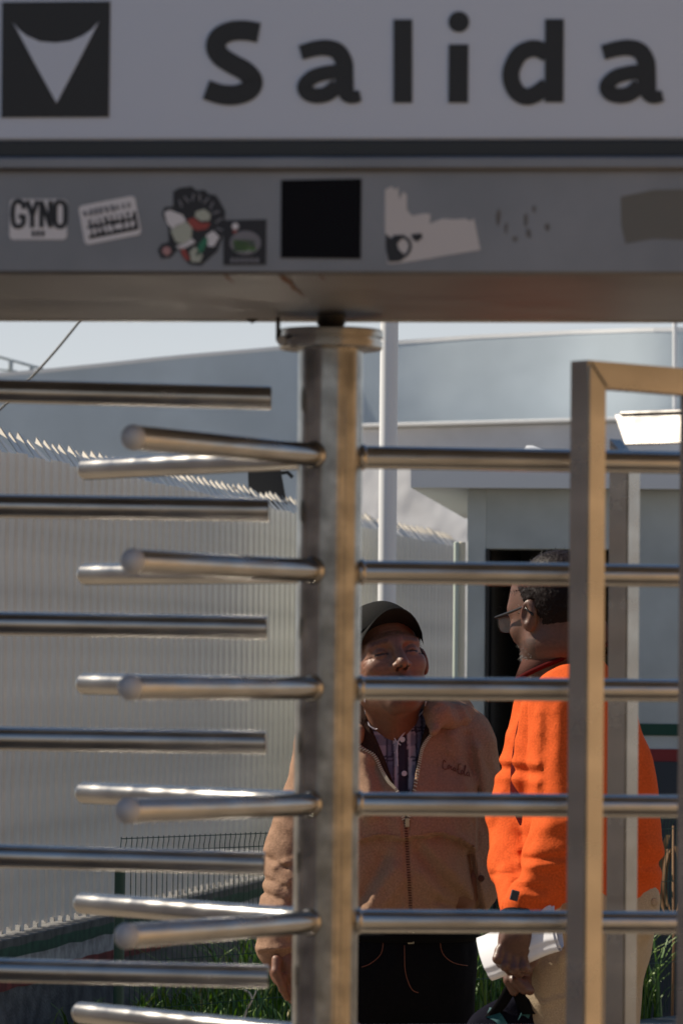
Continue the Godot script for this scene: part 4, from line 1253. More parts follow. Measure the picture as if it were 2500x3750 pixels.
func man_in_cap():
	var hip := Vector3(0.1188, 0.895, -8.95)
	var o := thing("person", "man in a dark cap and tan zip jacket over a plaid shirt, squinting upwards", "person", Vector3(hip.x, 0, hip.z))
	var org := o.position
	var head_at := Vector3(0.0979, 1.5324, -8.9)
	var look := Basis(Vector3.UP, deg_to_rad(13)) * Basis(Vector3.RIGHT, deg_to_rad(-17)) * Basis(Vector3.BACK, deg_to_rad(8))
	var hf := Transform3D(look, head_at)
	# ---- skin
	var f := Field.new()
	f.frame = hf
	head_into(f, 1.3)
	for i in 4:
		f.cap(Vector3(-0.034, 0.036 + i * 0.009, 0.079 - i * 0.002), Vector3(0.0, 0.040 + i * 0.009, 0.0865 - i * 0.003), 0.0010, 0.0012, 0.004, true)
		f.cap(Vector3(0.034, 0.036 + i * 0.009, 0.079 - i * 0.002), Vector3(0.0, 0.040 + i * 0.009, 0.0865 - i * 0.003), 0.0010, 0.0012, 0.004, true)
	for s in [-1.0, 1.0]:
		for i in 3:
			f.cap(Vector3(s * 0.050, -0.004 - i * 0.006, 0.074 - i * 0.002), Vector3(s * 0.064, -0.001 - i * 0.011, 0.05), 0.0012, 0.0010, 0.004, true)
	f.frame = Transform3D()
	f.cap(hf * Vector3(0, -0.075, -0.02), Vector3(0.1101, 1.3746, -8.96), 0.055, 0.064, 0.03)
	f.cap(hf * Vector3(-0.012, -0.11, 0.035), Vector3(0.1138, 1.3845, -8.9), 0.012, 0.008, 0.03)
	var skin := func(p: Vector3) -> Color:
		var q := hf.affine_inverse() * p
		var c := Color(1, 1, 1)
		if q.z > 0.05 and absf(q.x) < 0.055 and q.y < -0.042 and q.y > -0.125:
			var lip := clampf(1.0 - absf(q.y + 0.068) / 0.010, 0, 1) * clampf(1.4 - absf(q.x) / 0.02, 0, 1)
			c = c.lerp(Color(0.8, 0.55, 0.5), lip * 0.7)
			if lip < 0.2: c = Color(0.72, 0.72, 0.74)
		if absf(q.y - 0.024) < 0.004 and absf(q.x) > 0.016 and absf(q.x) < 0.05 and q.z > 0.05: c = Color(0.5, 0.42, 0.4)
		if absf(q.y - 0.0005 + absf(absf(q.x) - 0.032) * 0.12) < 0.0021 and absf(q.x) > 0.018 and absf(q.x) < 0.047 and q.z > 0.06: c = Color(0.12, 0.09, 0.09)
		if q.y < -0.038 and q.y > -0.047 and absf(absf(q.x) - 0.0085) < 0.0045 and q.z > 0.09: c = Color(0.12, 0.08, 0.07)
		return c
	var body := fresh()
	f.net(body, head_at + Vector3(-0.13, -0.22, -0.13), head_at + Vector3(0.13, 0.15, 0.15), 0.0032, skin)
	var rest := Field.new()
	bake_rest(rest, hip, deg_to_rad(8))
	rest.ell(Vector3(0.1115, 1.2379, -8.98), Vector3(0.14, 0.24, 0.09), 0.05)
	rest.cap(Vector3(-0.0171, 1.3549, -8.98), Vector3(-0.0787, 1.1361, -8.98), 0.045, 0.04, 0.03)
	rest.cap(Vector3(-0.0787, 1.1361, -8.98), Vector3(-0.1122, 0.9501, -8.9), 0.038, 0.027, 0.02)
	rest.cap(Vector3(0.2563, 1.3575, -8.98), Vector3(0.2997, 1.148, -9), 0.045, 0.04, 0.03)
	rest.cap(Vector3(0.2997, 1.148, -9), Vector3(0.2798, 1.0829, -8.93), 0.038, 0.027, 0.02)
	rest.net(body, Vector3(hip.x - 0.36, 0.0, hip.z - 0.25), Vector3(hip.x + 0.36, 1.3838, hip.z + 0.28), 0.018)
	# hand at the picture's left: hangs with the thumb forward
	var h := Field.new()
	h.cap(Vector3(-0.1196, 0.968, -8.9), Vector3(-0.1152, 0.92, -8.88), 0.026, 0.026, 0.02)
	h.ell(Vector3(-0.1133, 0.9047, -8.88), Vector3(0.020, 0.042, 0.040), 0.02, Basis(Vector3.UP, 0.6))
	finger(h, [Vector3(-0.1237, 0.9225, -8.84), Vector3(-0.1251, 0.8991, -8.83), Vector3(-0.1141, 0.8724, -8.83)], 0.0115, 0.009)
	finger(h, [Vector3(-0.1108, 0.8869, -8.84), Vector3(-0.1105, 0.8632, -8.835), Vector3(-0.1015, 0.8443, -8.85)], 0.0098, 0.0075)
	finger(h, [Vector3(-0.103, 0.8822, -8.87), Vector3(-0.1, 0.8558, -8.865), Vector3(-0.0928, 0.8368, -8.88)], 0.0098, 0.0075)
	finger(h, [Vector3(-0.0971, 0.8838, -8.9), Vector3(-0.0923, 0.859, -8.895), Vector3(-0.0877, 0.8422, -8.905)], 0.0092, 0.007)
	finger(h, [Vector3(-0.0957, 0.8889, -8.93), Vector3(-0.0892, 0.871, -8.93), Vector3(-0.0855, 0.8562, -8.935)], 0.0085, 0.0065)
	h.net(body, Vector3(-0.1666, 0.808, -8.99), Vector3(-0.0577, 0.993, -8.79), 0.0034)
	var h2 := Field.new()
	h2.cap(Vector3(0.2798, 1.0874, -8.93), Vector3(0.2571, 1.0606, -8.92), 0.026, 0.028, 0.02)
	h2.ell(Vector3(0.2436, 1.0496, -8.92), Vector3(0.045, 0.03, 0.02), 0.02)
	for i in 4: finger(h2, [Vector3(0.2301, 1.0513, -8.92) + Vector3(0, 0.02 - i * 0.014, 0), Vector3(0.2075, 1.0421, -8.92) + Vector3(0, 0.02 - i * 0.014, 0), Vector3(0.1943, 1.0324, -8.93) + Vector3(0, 0.018 - i * 0.012, 0)], 0.0095, 0.0075)
	finger(h2, [Vector3(0.2523, 1.0655, -8.91), Vector3(0.2293, 1.0748, -8.9), Vector3(0.2131, 1.0702, -8.9)], 0.0115, 0.009)
	h2.net(body, Vector3(0.178, 0.9831, -9), Vector3(0.2991, 1.1186, -8.84), 0.006)
	obj("body", netted(body, org), M.skin_brown, o)
	# ---- jacket
	var j := Field.new()
	var shape := func(t: Field, grow: float):
		t.ell(Vector3(0.1092, 1.2836, -8.97), Vector3(0.178 + grow, 0.215 + grow, 0.122 + grow), 0.06)
		t.ell(Vector3(0.1197, 1.1162, -8.96), Vector3(0.182 + grow, 0.215 + grow, 0.135 + grow), 0.06)
		t.cap(Vector3(0.0189, 1.4025, -8.99), Vector3(0.2014, 1.4042, -8.99), 0.055 + grow, 0.055 + grow, 0.05)
		t.cap(Vector3(0.1146, 1.4289, -9), Vector3(0.1149, 1.3744, -8.98), 0.072 + grow, 0.085 + grow, 0.03)
	shape.call(j, 0.0)
	j.cap(Vector3(-0.0126, 1.3594, -8.99), Vector3(-0.0788, 1.1452, -8.98), 0.082, 0.066, 0.035)
	j.cap(Vector3(-0.0788, 1.1452, -8.98), Vector3(-0.1162, 0.9861, -8.9), 0.066, 0.050, 0.03)
	j.cap(Vector3(-0.1162, 0.9879, -8.9), Vector3(-0.1211, 0.9489, -8.89), 0.044, 0.047, 0.012)
	j.cap(Vector3(0.2474, 1.3646, -8.99), Vector3(0.2877, 1.1616, -9), 0.085, 0.070, 0.035)
	j.cap(Vector3(0.2895, 1.1616, -9), Vector3(0.2869, 1.073, -8.95), 0.070, 0.05, 0.03)
	var hd := Field.new()
	# the hood that lies rolled round the neck
	hd.cap(Vector3(0.2422, 1.4169, -8.95), Vector3(0.2023, 1.4307, -8.88), 0.036, 0.027, 0.018)
	hd.cap(Vector3(0.2422, 1.4169, -8.95), Vector3(0.2396, 1.4204, -9.06), 0.036, 0.044, 0.02)
	hd.cap(Vector3(0.2396, 1.4204, -9.06), Vector3(0.065, 1.4277, -9.09), 0.044, 0.044, 0.02)
	hd.cap(Vector3(0.065, 1.4277, -9.09), Vector3(0.0188, 1.4144, -8.98), 0.044, 0.036, 0.02)
	hd.cap(Vector3(0.0188, 1.4144, -8.98), Vector3(0.0297, 1.384, -8.88), 0.034, 0.022, 0.02)
	hd.cap(Vector3(0.2023, 1.4307, -8.88), Vector3(0.1911, 1.3932, -8.845), 0.024, 0.010, 0.016)
	var hn2 := noise(52, 22.0, 3)
	hd.extra = func(p: Vector3, d: float) -> float: return d - hn2.get_noise_3d(p.x, p.y, p.z) * 0.008
	obj("hood", mesh_of(hd, Vector3(-0.036, 1.3518, -9.16), Vector3(0.2858, 1.4857, -8.8), 0.0056, org), M.cloth_tan, o)
	var folds := []
	for w in [[Vector3(0.0554, 1.0229, -9), Vector3(0.1175, 1.1099, -9), 0.016, 0.010], [Vector3(0.0792, 1.014, -9), Vector3(0.1359, 1.0919, -9), 0.012, 0.008], [Vector3(0.0425, 1.0318, -9), Vector3(0.0945, 1.137, -9), 0.010, -0.006], [Vector3(0.1674, 1.1468, -9), Vector3(0.2596, 1.0339, -9), 0.014, -0.009], [Vector3(0.1901, 1.1561, -9), Vector3(0.2822, 1.0569, -9), 0.014, 0.007], [Vector3(0.1751, 1.1013, -9), Vector3(0.2232, 1.029, -9), 0.012, 0.005], [Vector3(0.2048, 1.047, -9), Vector3(0.2615, 1.0203, -9), 0.008, -0.010], [Vector3(0.2338, 1.3844, -9), Vector3(0.2684, 1.2844, -9), 0.012, 0.006], [Vector3(0.2639, 1.3847, -9), Vector3(0.2906, 1.2481, -9), 0.010, -0.008], [Vector3(0.2888, 1.3575, -9), Vector3(0.3035, 1.2392, -9), 0.010, 0.006], [Vector3(0.211, 1.375, -9), Vector3(0.2045, 1.2838, -9), 0.012, -0.003], [Vector3(0.0515, 1.337, -9), Vector3(0.0662, 1.2278, -9), 0.012, 0.008], [Vector3(0.0763, 1.319, -9), Vector3(0.0981, 1.2372, -9), 0.010, -0.007], [Vector3(-0.15, 1.1301, -9), Vector3(-0.106, 1.1077, -9), 0.007, -0.005], [Vector3(-0.1334, 1.112, -9), Vector3(-0.0789, 1.1308, -9), 0.009, 0.004], [Vector3(-0.1551, 1.0873, -9), Vector3(-0.1148, 1.0713, -9), 0.007, -0.005], [Vector3(-0.1239, 1.0712, -9), Vector3(-0.0785, 1.0944, -9), 0.010, 0.004], [Vector3(-0.1566, 1.0572, -9), Vector3(-0.0779, 1.0307, -9), 0.008, -0.005], [Vector3(-0.1598, 1.0208, -9), Vector3(-0.1144, 1.0349, -9), 0.009, 0.004], [Vector3(-0.1614, 0.998, -9), Vector3(-0.0776, 1.0079, -9), 0.006, -0.005], [Vector3(-0.1289, 1.2077, -9), Vector3(-0.0792, 1.1672, -9), 0.012, 0.004], [Vector3(-0.1165, 1.2442, -9), Vector3(-0.0703, 1.19, -9), 0.010, -0.004], [Vector3(0.2724, 1.1387, -9), Vector3(0.2944, 1.0206, -9), 0.006, -0.012], [Vector3(0.2824, 1.1433, -9), Vector3(0.3071, 1.0253, -9), 0.007, 0.006], [Vector3(-0.1627, 0.9435, -9), Vector3(-0.0862, 0.9488, -9), 0.008, 0.005]]:
		folds.append([Vector2(w[0].x, w[0].y), Vector2(w[1].x, w[1].y), w[2] * (0.85 if w[0].x < -0.1 else 1.2), w[3] * (1.3 if w[0].x < -0.1 else 1.35)])
	var n1 := noise(51, 9.0, 3)
	var flap := [Vector2(-0.0688, 1.1594), Vector2(0.0406, 1.1658), Vector2(0.0836, 1.1779), Vector2(0.1357, 1.173), Vector2(0.1608, 1.1777), Vector2(0.211, 1.1835), Vector2(0.2488, 1.1714), Vector2(0.2867, 1.1485)]
	var zl := [Vector2(0.0319, 1.4293), Vector2(0.0378, 1.3701), Vector2(0.0749, 1.3453), Vector2(0.0922, 1.3132), Vector2(0.1059, 1.291), Vector2(0.1259, 1.2669), Vector2(0.1371, 1.2151)]
	var zr := [Vector2(0.1979, 1.4443), Vector2(0.2072, 1.4112), Vector2(0.1841, 1.3859), Vector2(0.1681, 1.3606), Vector2(0.1612, 1.3273), Vector2(0.1527, 1.2824), Vector2(0.1389, 1.2151)]
	var at_y := func(line: Array, y: float) -> float:
		for i in line.size() - 1:
			if y <= line[i].y and y >= line[i + 1].y:
				return lerpf(line[i].x, line[i + 1].x, (line[i].y - y) / maxf(line[i].y - line[i + 1].y, 1e-5))
		return line[0].x if y > line[0].y else line[line.size() - 1].x
	var at_x := func(line: Array, x: float) -> float:
		for i in line.size() - 1:
			if x >= line[i].x and x <= line[i + 1].x:
				return lerpf(line[i].y, line[i + 1].y, (x - line[i].x) / (line[i + 1].x - line[i].x))
		return line[0].y if x < line[0].x else line[line.size() - 1].y
	var hem: float = 0.9901
	var zmid: float = -8.95
	var seam: float = zl[6].x
	j.extra = func(p: Vector3, d: float) -> float:
		d -= n1.get_noise_3d(p.x, p.y * 0.7, p.z) * 0.007 + n1.get_noise_3d(p.x * 2.4 + p.y * 1.6, p.y * 0.9, p.z * 2.0) * 0.0045
		if p.z > zmid - 0.02:
			d -= folded(p, folds)
			if p.x > flap[0].x and p.x < flap[7].x:
				var over: float = p.y - at_x.call(flap, p.x)
				if over > -0.002 and over < 0.17: d -= 0.019 * clampf(over / 0.003 + 0.6, 0, 1) * (1.0 - smoothstep(0.08, 0.17, over))
			if p.y < zl[6].y + 0.01 and absf(p.x - seam - (zl[6].y - p.y) * 0.05) < 0.006: d += 0.003
			var inside: float = minf(p.x - at_y.call(zl, p.y), at_y.call(zr, p.y) - p.x)
			if p.y > zl[6].y: d = maxf(d, minf(inside, p.z - zmid - 0.015) * 0.7)
		if p.x > flap[1].x - 0.11 and p.x < flap[7].x + 0.005: d = maxf(d, hem - p.y)
		return d
	obj("jacket", mesh_of(j, Vector3(-0.1997, 0.8737, -9.22), Vector3(0.363, 1.4777, -8.72), 0.0052, org), M.cloth_tan, o)
	# lining and shirt lie inside the open front
	var l := Field.new()
	shape.call(l, -0.010)
	l.cap(Vector3(0.0191, 1.3739, -8.95), Vector3(0.0504, 1.4421, -8.97), 0.05, 0.045, 0.03)
	l.cap(Vector3(0.1866, 1.3848, -8.93), Vector3(0.1779, 1.4406, -8.97), 0.045, 0.04, 0.03)
	var ll := [Vector2(0.0558, 1.4654), Vector2(0.0617, 1.4116), Vector2(0.0947, 1.3357), Vector2(0.1168, 1.2758), Vector2(0.1326, 1.215)]
	var lr := [Vector2(0.1923, 1.4667), Vector2(0.1855, 1.4307), Vector2(0.1698, 1.3768), Vector2(0.1586, 1.3228), Vector2(0.1515, 1.2152)]
	l.extra = func(p: Vector3, d: float) -> float:
		d -= n1.get_noise_3d(p.x * 2.0, p.y, p.z) * 0.004
		var inside: float = minf(p.x - at_y.call(ll, p.y), at_y.call(lr, p.y) - p.x)
		return maxf(d, minf(inside, p.z - zmid - 0.0) * 0.8)
	obj("lining", mesh_of(l, Vector3(0.0027, 1.1873, -9.1), Vector3(0.2215, 1.4587, -8.72), 0.006, org), M.lining_brown, o)
	# plaid shirt: cloth colours woven in the picture of checks below
	var s := Field.new()
	shape.call(s, -0.020)
	s.cap(Vector3(0.1052, 1.4037, -8.96), Vector3(0.114, 1.4428, -8.96), 0.074, 0.070, 0.02)
	var vtip := Vector2(0.1283, 1.3925)
	var vl := Vector2(0.074, 1.4404)
	var vr := Vector2(0.1728, 1.4468)
	s.extra = func(p: Vector3, d: float) -> float:
		d -= n1.get_noise_3d(p.x * 2.0, p.y * 2.0, p.z) * 0.003
		var t := (vl.y - p.y) / (vl.y - vtip.y)
		var inside := minf(p.x - lerpf(vl.x, vtip.x, t), lerpf(vr.x, vtip.x, t) - p.x)
		if p.z > zmid + 0.01 and absf(p.x - vtip.x - 0.001) < 0.010: d -= 0.0022
		return maxf(maxf(d, minf(inside, p.z - zmid - 0.01) * 0.8), p.y - vr.y - 0.004)
	var sm := mat("plaid", Color.WHITE, 0.8)
	sm.vertex_color_use_as_albedo = true
	var base := lin(0.30, 0.24, 0.30).srgb_to_linear()
	var pale := lin(0.40, 0.36, 0.42).srgb_to_linear()
	var navy := lin(0.018, 0.014, 0.035).srgb_to_linear()
	var blue := lin(0.06, 0.065, 0.12).srgb_to_linear()
	var checks := func(p: Vector3) -> Color:
		var u := (p.x - vtip.x) + (p.y - vtip.y) * 0.04
		var v := p.y + absf(p.x - vtip.x) * 0.02
		if absf(u - 0.001) < 0.011: return navy
		if absf(u - 0.0155) < 0.003 or absf(u + 0.0135) < 0.003: return pale
		var gx := fposmod(u + 0.013, 0.062)
		var gy := fposmod(v - vtip.y + 0.004, 0.062)
		var c := base
		if gy > 0.040: c = c.lerp(blue, 0.62)
		if gx > 0.044: c = c.lerp(blue, 0.75)
		if absf(gx - 0.043) < 0.002 or absf(gx - 0.056) < 0.002: c = navy
		if absf(gy - 0.008) < 0.0016 or absf(gy - 0.014) < 0.0016: c = navy
		return c
	obj("shirt", mesh_of(s, Vector3(0.0211, 1.1882, -9.08), Vector3(0.2125, 1.4674, -8.72), 0.0036, org, checks), sm, o)
	# collar points, placket edge, buttons
	var wt := start(1)
	var edge := []
	for q in [Vector3(0.0522, 1.46, -8.85), Vector3(0.0543, 1.4295, -8.85), Vector3(0.0617, 1.4062, -8.85), Vector3(0.0744, 1.3974, -8.85)]: edge.append(on_front(s, q.x, q.y, -8.6, 0.004) - org)
	rope(smooth_line(edge, 4), 0.0016, 6, wt)
	edge = []
	for q in [Vector3(0.0744, 1.3974, -8.85), Vector3(0.0905, 1.4011, -8.85), Vector3(0.1086, 1.3923, -8.85), Vector3(0.1159, 1.3762, -8.85), Vector3(0.1268, 1.3656, -8.85)]: edge.append(on_front(s, q.x, q.y, -8.6, 0.004) - org)
	rope(smooth_line(edge, 4), 0.0014, 6, wt)
	edge = []
	for q in [Vector3(0.1772, 1.4558, -8.85), Vector3(0.1729, 1.436, -8.85), Vector3(0.1568, 1.4197, -8.85), Vector3(0.1426, 1.4016, -8.85), Vector3(0.1311, 1.3872, -8.85), Vector3(0.1222, 1.3745, -8.85), Vector3(0.1197, 1.3547, -8.85), Vector3(0.1209, 1.3225, -8.85)]: edge.append(on_front(s, q.x, q.y, -8.6, 0.004) - org)
	rope(smooth_line(edge, 4), 0.0014, 6, wt)
	obj("collar_edge", done(wt), M.button, o)
	for q in [Vector3(0.1303, 1.3773, -8.85), Vector3(0.1345, 1.3074, -8.85)]:
		var c := on_front(s, q.x, q.y, -8.6, 0.003) - org
		var bt := obj("button", lathe(c - Vector3(0, 0, 0.001), c + Vector3(0, 0, 0.003), [[0.0, 0.0], [0.0, 0.0055], [0.002, 0.0058], [0.003, 0.0048], [0.0026, 0.0035], [0.0026, 0.0]], 16), M.button, o)
		bt.set_meta("label", "small pale shirt button")
	# zip teeth, on each edge as far as the front stands open, then closed below
	for side in 2:
		var zt := start()
		var line := smooth_line(zl if side == 0 else zr, 8)
		for i in line.size():
			if i % 1 == 0 and line[i].y < (zl[1].y + 0.002 if side == 0 else zr[1].y):
				var q: Vector2 = line[i]
				var c := on_front(j, q.x + (-0.004 if side == 0 else 0.004), q.y, -8.6, 0.002) - org
				box(Vector3(0.0075, 0.0024, 0.004), 0.0004, zt, Transform3D(Basis(Vector3.BACK, 0.5 if side == 0 else -0.4), c))
		obj("zip_teeth", done(zt), M.zip_metal, o)
	var zc := start()
	for i in 42:
		var y: float = lerpf(1.2115, hem + 0.004, i / 41.0)
		var c := on_front(j, seam + (zl[6].y - y) * 0.07, y, -8.6, 0.001) - org
		box(Vector3(0.007, 0.0022, 0.003), 0.0004, zc, Transform3D(Basis(), c))
	obj("closed_zip", done(zc), M.knit_brown, o)
	obj("zip_pull", box(Vector3(0.008, 0.018, 0.004), 0.001), M.brass, o, Transform3D(Basis(), on_front(j, 0.1408, 1.208, -8.6, 0.004) - org))
	# embroidered script
	var em := start(1)
	var k := 8.85 / 9840.0
	var o0 := Vector2(0.2143, 1.3216)
	for run in [[10, 14, 4, 20, 0, 8, 0, -2, 6, -6, 14, -4, 20, -2], [20, 8, 16, 2, 20, -2, 24, 4, 20, 8], [30, 6, 26, 0, 29, -4, 34, -3], [40, 4, 35, 0, 36, -6, 41, -4, 41, 2, 43, -8], [46, 0, 54, 0], [60, 16, 52, 14, 50, 2, 50, -10, 58, -13, 64, -10], [64, 0, 60, -6, 63, -12, 68, -8, 64, 0], [70, -10, 76, 8, 74, 14, 71, 4, 72, -14, 78, -12], [86, -4, 80, -8, 81, -15, 87, -12, 86, -4, 89, -17], [0, -8, 20, -16, 50, -24, 80, -28, 92, -24]]:
		var pts := []
		for i in range(0, run.size(), 2):
			var q := o0 + Vector2(run[i] * 0.70, run[i + 1] * 0.80 - run[i] * 0.10) * k
			pts.append(on_front(j, q.x, q.y, -8.6, 0.0006) - org)
		if run[0] != 0 or run[1] != -8: rope(smooth_line(pts, 3), 0.0011, 5, em)
	obj("embroidered_script", done(em), M.thread_brown, o)
	# flap stitching and the pocket snap
	var fs := start()
	for i in 26:
		var x := lerpf(flap[1].x + 0.004, flap[3].x - 0.01, i / 25.0)
		var c := on_front(j, x, at_x.call(flap, x) + 0.007, -8.6, 0.0008) - org
		box(Vector3(0.0028, 0.0015, 0.0015), 0.0003, fs, Transform3D(Basis(), c))
		x = lerpf(flap[4].x + 0.004, flap[7].x - 0.006, i / 25.0)
		c = on_front(j, x, at_x.call(flap, x) + 0.007, -8.6, 0.0008) - org
		box(Vector3(0.0028, 0.0015, 0.0015), 0.0003, fs, Transform3D(Basis(), c))
	obj("flap_stitching", done(fs), M.cloth_tan, o)
	var sn := on_front(j, 0.2961, 1.0913, -8.6, 0.002) - org
	obj("pocket_snap", lathe(sn, sn + Vector3(0.0, 0, 0.004), [[0.0, 0.0], [0.0, 0.007], [0.003, 0.006], [0.004, 0.0]], 14), M.knit_brown, o)
	# jeans, belt, buckle
	var tf := trouser_field(hip, deg_to_rad(8), 0.15, 0.082)
	var n2 := noise(57, 12.0, 3)
	tf.extra = func(p: Vector3, d: float) -> float:
		return maxf(d - n2.get_noise_3d(p.x, p.y * 0.6, p.z) * 0.006, p.y - hem - 0.03)
	obj("jeans", mesh_of(tf, Vector3(hip.x - 0.24, 0.02, hip.z - 0.2), Vector3(hip.x + 0.24, hem + 0.05, hip.z + 0.2), 0.011, org), M.denim, o)
	var bk := start()
	var bc := on_front(tf, 0.1465, 0.9718, -8.6, 0.006) - org
	for q in [[0.009, 0.0, 0.0035, 0.026], [0.004, 0.0115, 0.012, 0.003], [0.004, -0.0115, 0.012, 0.003], [0.001, 0.0, 0.012, 0.002]]:
		box(Vector3(q[2], q[3], 0.003), 0.0006, bk, Transform3D(Basis(), bc + Vector3(q[0], q[1], 0)))
	obj("belt_buckle", done(bk), M.brass, o)
	var belt := []
	for i in 33:
		var a := TAU * i / 32.0
		belt.append(Vector3(hip.x, bc.y, hip.z) - Vector3(org.x, 0, org.z) + Vector3(cos(a) * 0.168, 0, sin(a) * 0.122))
	obj("belt", rope(belt, 0.012, 6), M.black_strap, o)
	var sw := start(1)
	for line in [[Vector3(0.2111, 0.9652, -8.85), Vector3(0.2167, 0.9385, -8.85), Vector3(0.2384, 0.919, -8.85), Vector3(0.2698, 0.9104, -8.85)], [Vector3(0.0945, 0.9641, -8.85), Vector3(0.0894, 0.9373, -8.85), Vector3(0.0681, 0.9174, -8.85), Vector3(0.0502, 0.9101, -8.85)], [Vector3(0.1377, 0.9556, -8.85), Vector3(0.1399, 0.902, -8.85), Vector3(0.1528, 0.8664, -8.85), Vector3(0.1672, 0.8576, -8.85)]]:
		var pts := []
		for q in smooth_line(line, 4): pts.append(on_front(tf, q.x, q.y, -8.6, 0.0006) - org)
		rope(pts, 0.0009, 5, sw)
	obj("seam_stitching", done(sw), M.thread_brown, o)
	shoes(o, hip, deg_to_rad(8), M.black_strap)
	# ---- cap
	var cf := Field.new()
	var kf := hf * Transform3D(Basis(Vector3.RIGHT, deg_to_rad(-11)), Vector3(0, 0.008, -0.004))
	cf.frame = kf
	cf.ell(Vector3(0, 0.046, -0.014), Vector3(0.0835, 0.086, 0.104), 0.01)
	var ci := hf.affine_inverse()
	var ki := kf.affine_inverse()
	cf.extra = func(p: Vector3, d: float) -> float:
		var q := ki * p
		d -= 0.0015 * sin(atan2(q.x, q.z + 0.014) * 6.0) * 0.4
		return maxf(absf(d + 0.0025) - 0.0042, 0.036 + clampf(q.z, -0.1, 0.06) * 0.12 - q.y)
	obj("cap_crown", mesh_of(cf, head_at + Vector3(-0.14, -0.04, -0.15), head_at + Vector3(0.14, 0.17, 0.13), 0.0034, org), M.cap_cloth, o)
	var bl := start(1)
	var top := []
	var bot := []
	for i in 17:
		var a := (i / 16.0 - 0.5) * 2.0
		var ra := []
		var rb := []
		for r in 7:
			var t := r / 6.0
			var x := a * (0.074 + 0.004 * sin(t * PI))
			var z := sqrt(maxf(0.0, 1.0 - pow(x / 0.086, 2))) * 0.088 - 0.012 + t * 0.070 * sqrt(maxf(0.02, 1.0 - pow(absf(a), 2.6)))
			var y := 0.046 + 0.006 * t - a * a * (0.016 + 0.026 * t) - 0.006 * t * t
			ra.append(kf * Vector3(x, y + 0.0016, z) - org)
			rb.append(kf * Vector3(x, y - 0.0016, z) - org)
		top.append(ra)
		bot.append(rb)
	for i in 16:
		for r in 6:
			quad(bl, top[i][r], top[i + 1][r], top[i + 1][r + 1], top[i][r + 1], look.y)
			quad(bl, bot[i][r], bot[i + 1][r], bot[i + 1][r + 1], bot[i][r + 1], -look.y)
		quad(bl, top[i][6], top[i + 1][6], bot[i + 1][6], bot[i][6], look.z)
	obj("cap_bill", done(bl), M.cap_cloth, o)
	var dark := [lin(0.012, 0.011, 0.011).srgb_to_linear(), lin(0.02, 0.018, 0.017).srgb_to_linear(), lin(0.06, 0.058, 0.056).srgb_to_linear()]
	obj("hair", hairs(f, func(p: Vector3) -> float:
		var q := ci * p
		return 1.0 if absf(q.x) > 0.055 and q.y < 0.05 and q.y > -0.03 and q.z < 0.035 - absf(q.y) * 0.3 and absf(q.x) < 0.082 and q.z > -0.1 and not (q.z > -0.035 and q.y < 0.0) else 0.0,
		head_at - Vector3(0.1, 0.06, 0.12), head_at + Vector3(0.1, 0.07, 0.1), 1400, 0.011, Vector3(0, -0.5, 0), 3, dark, org), M.hair_black, o)

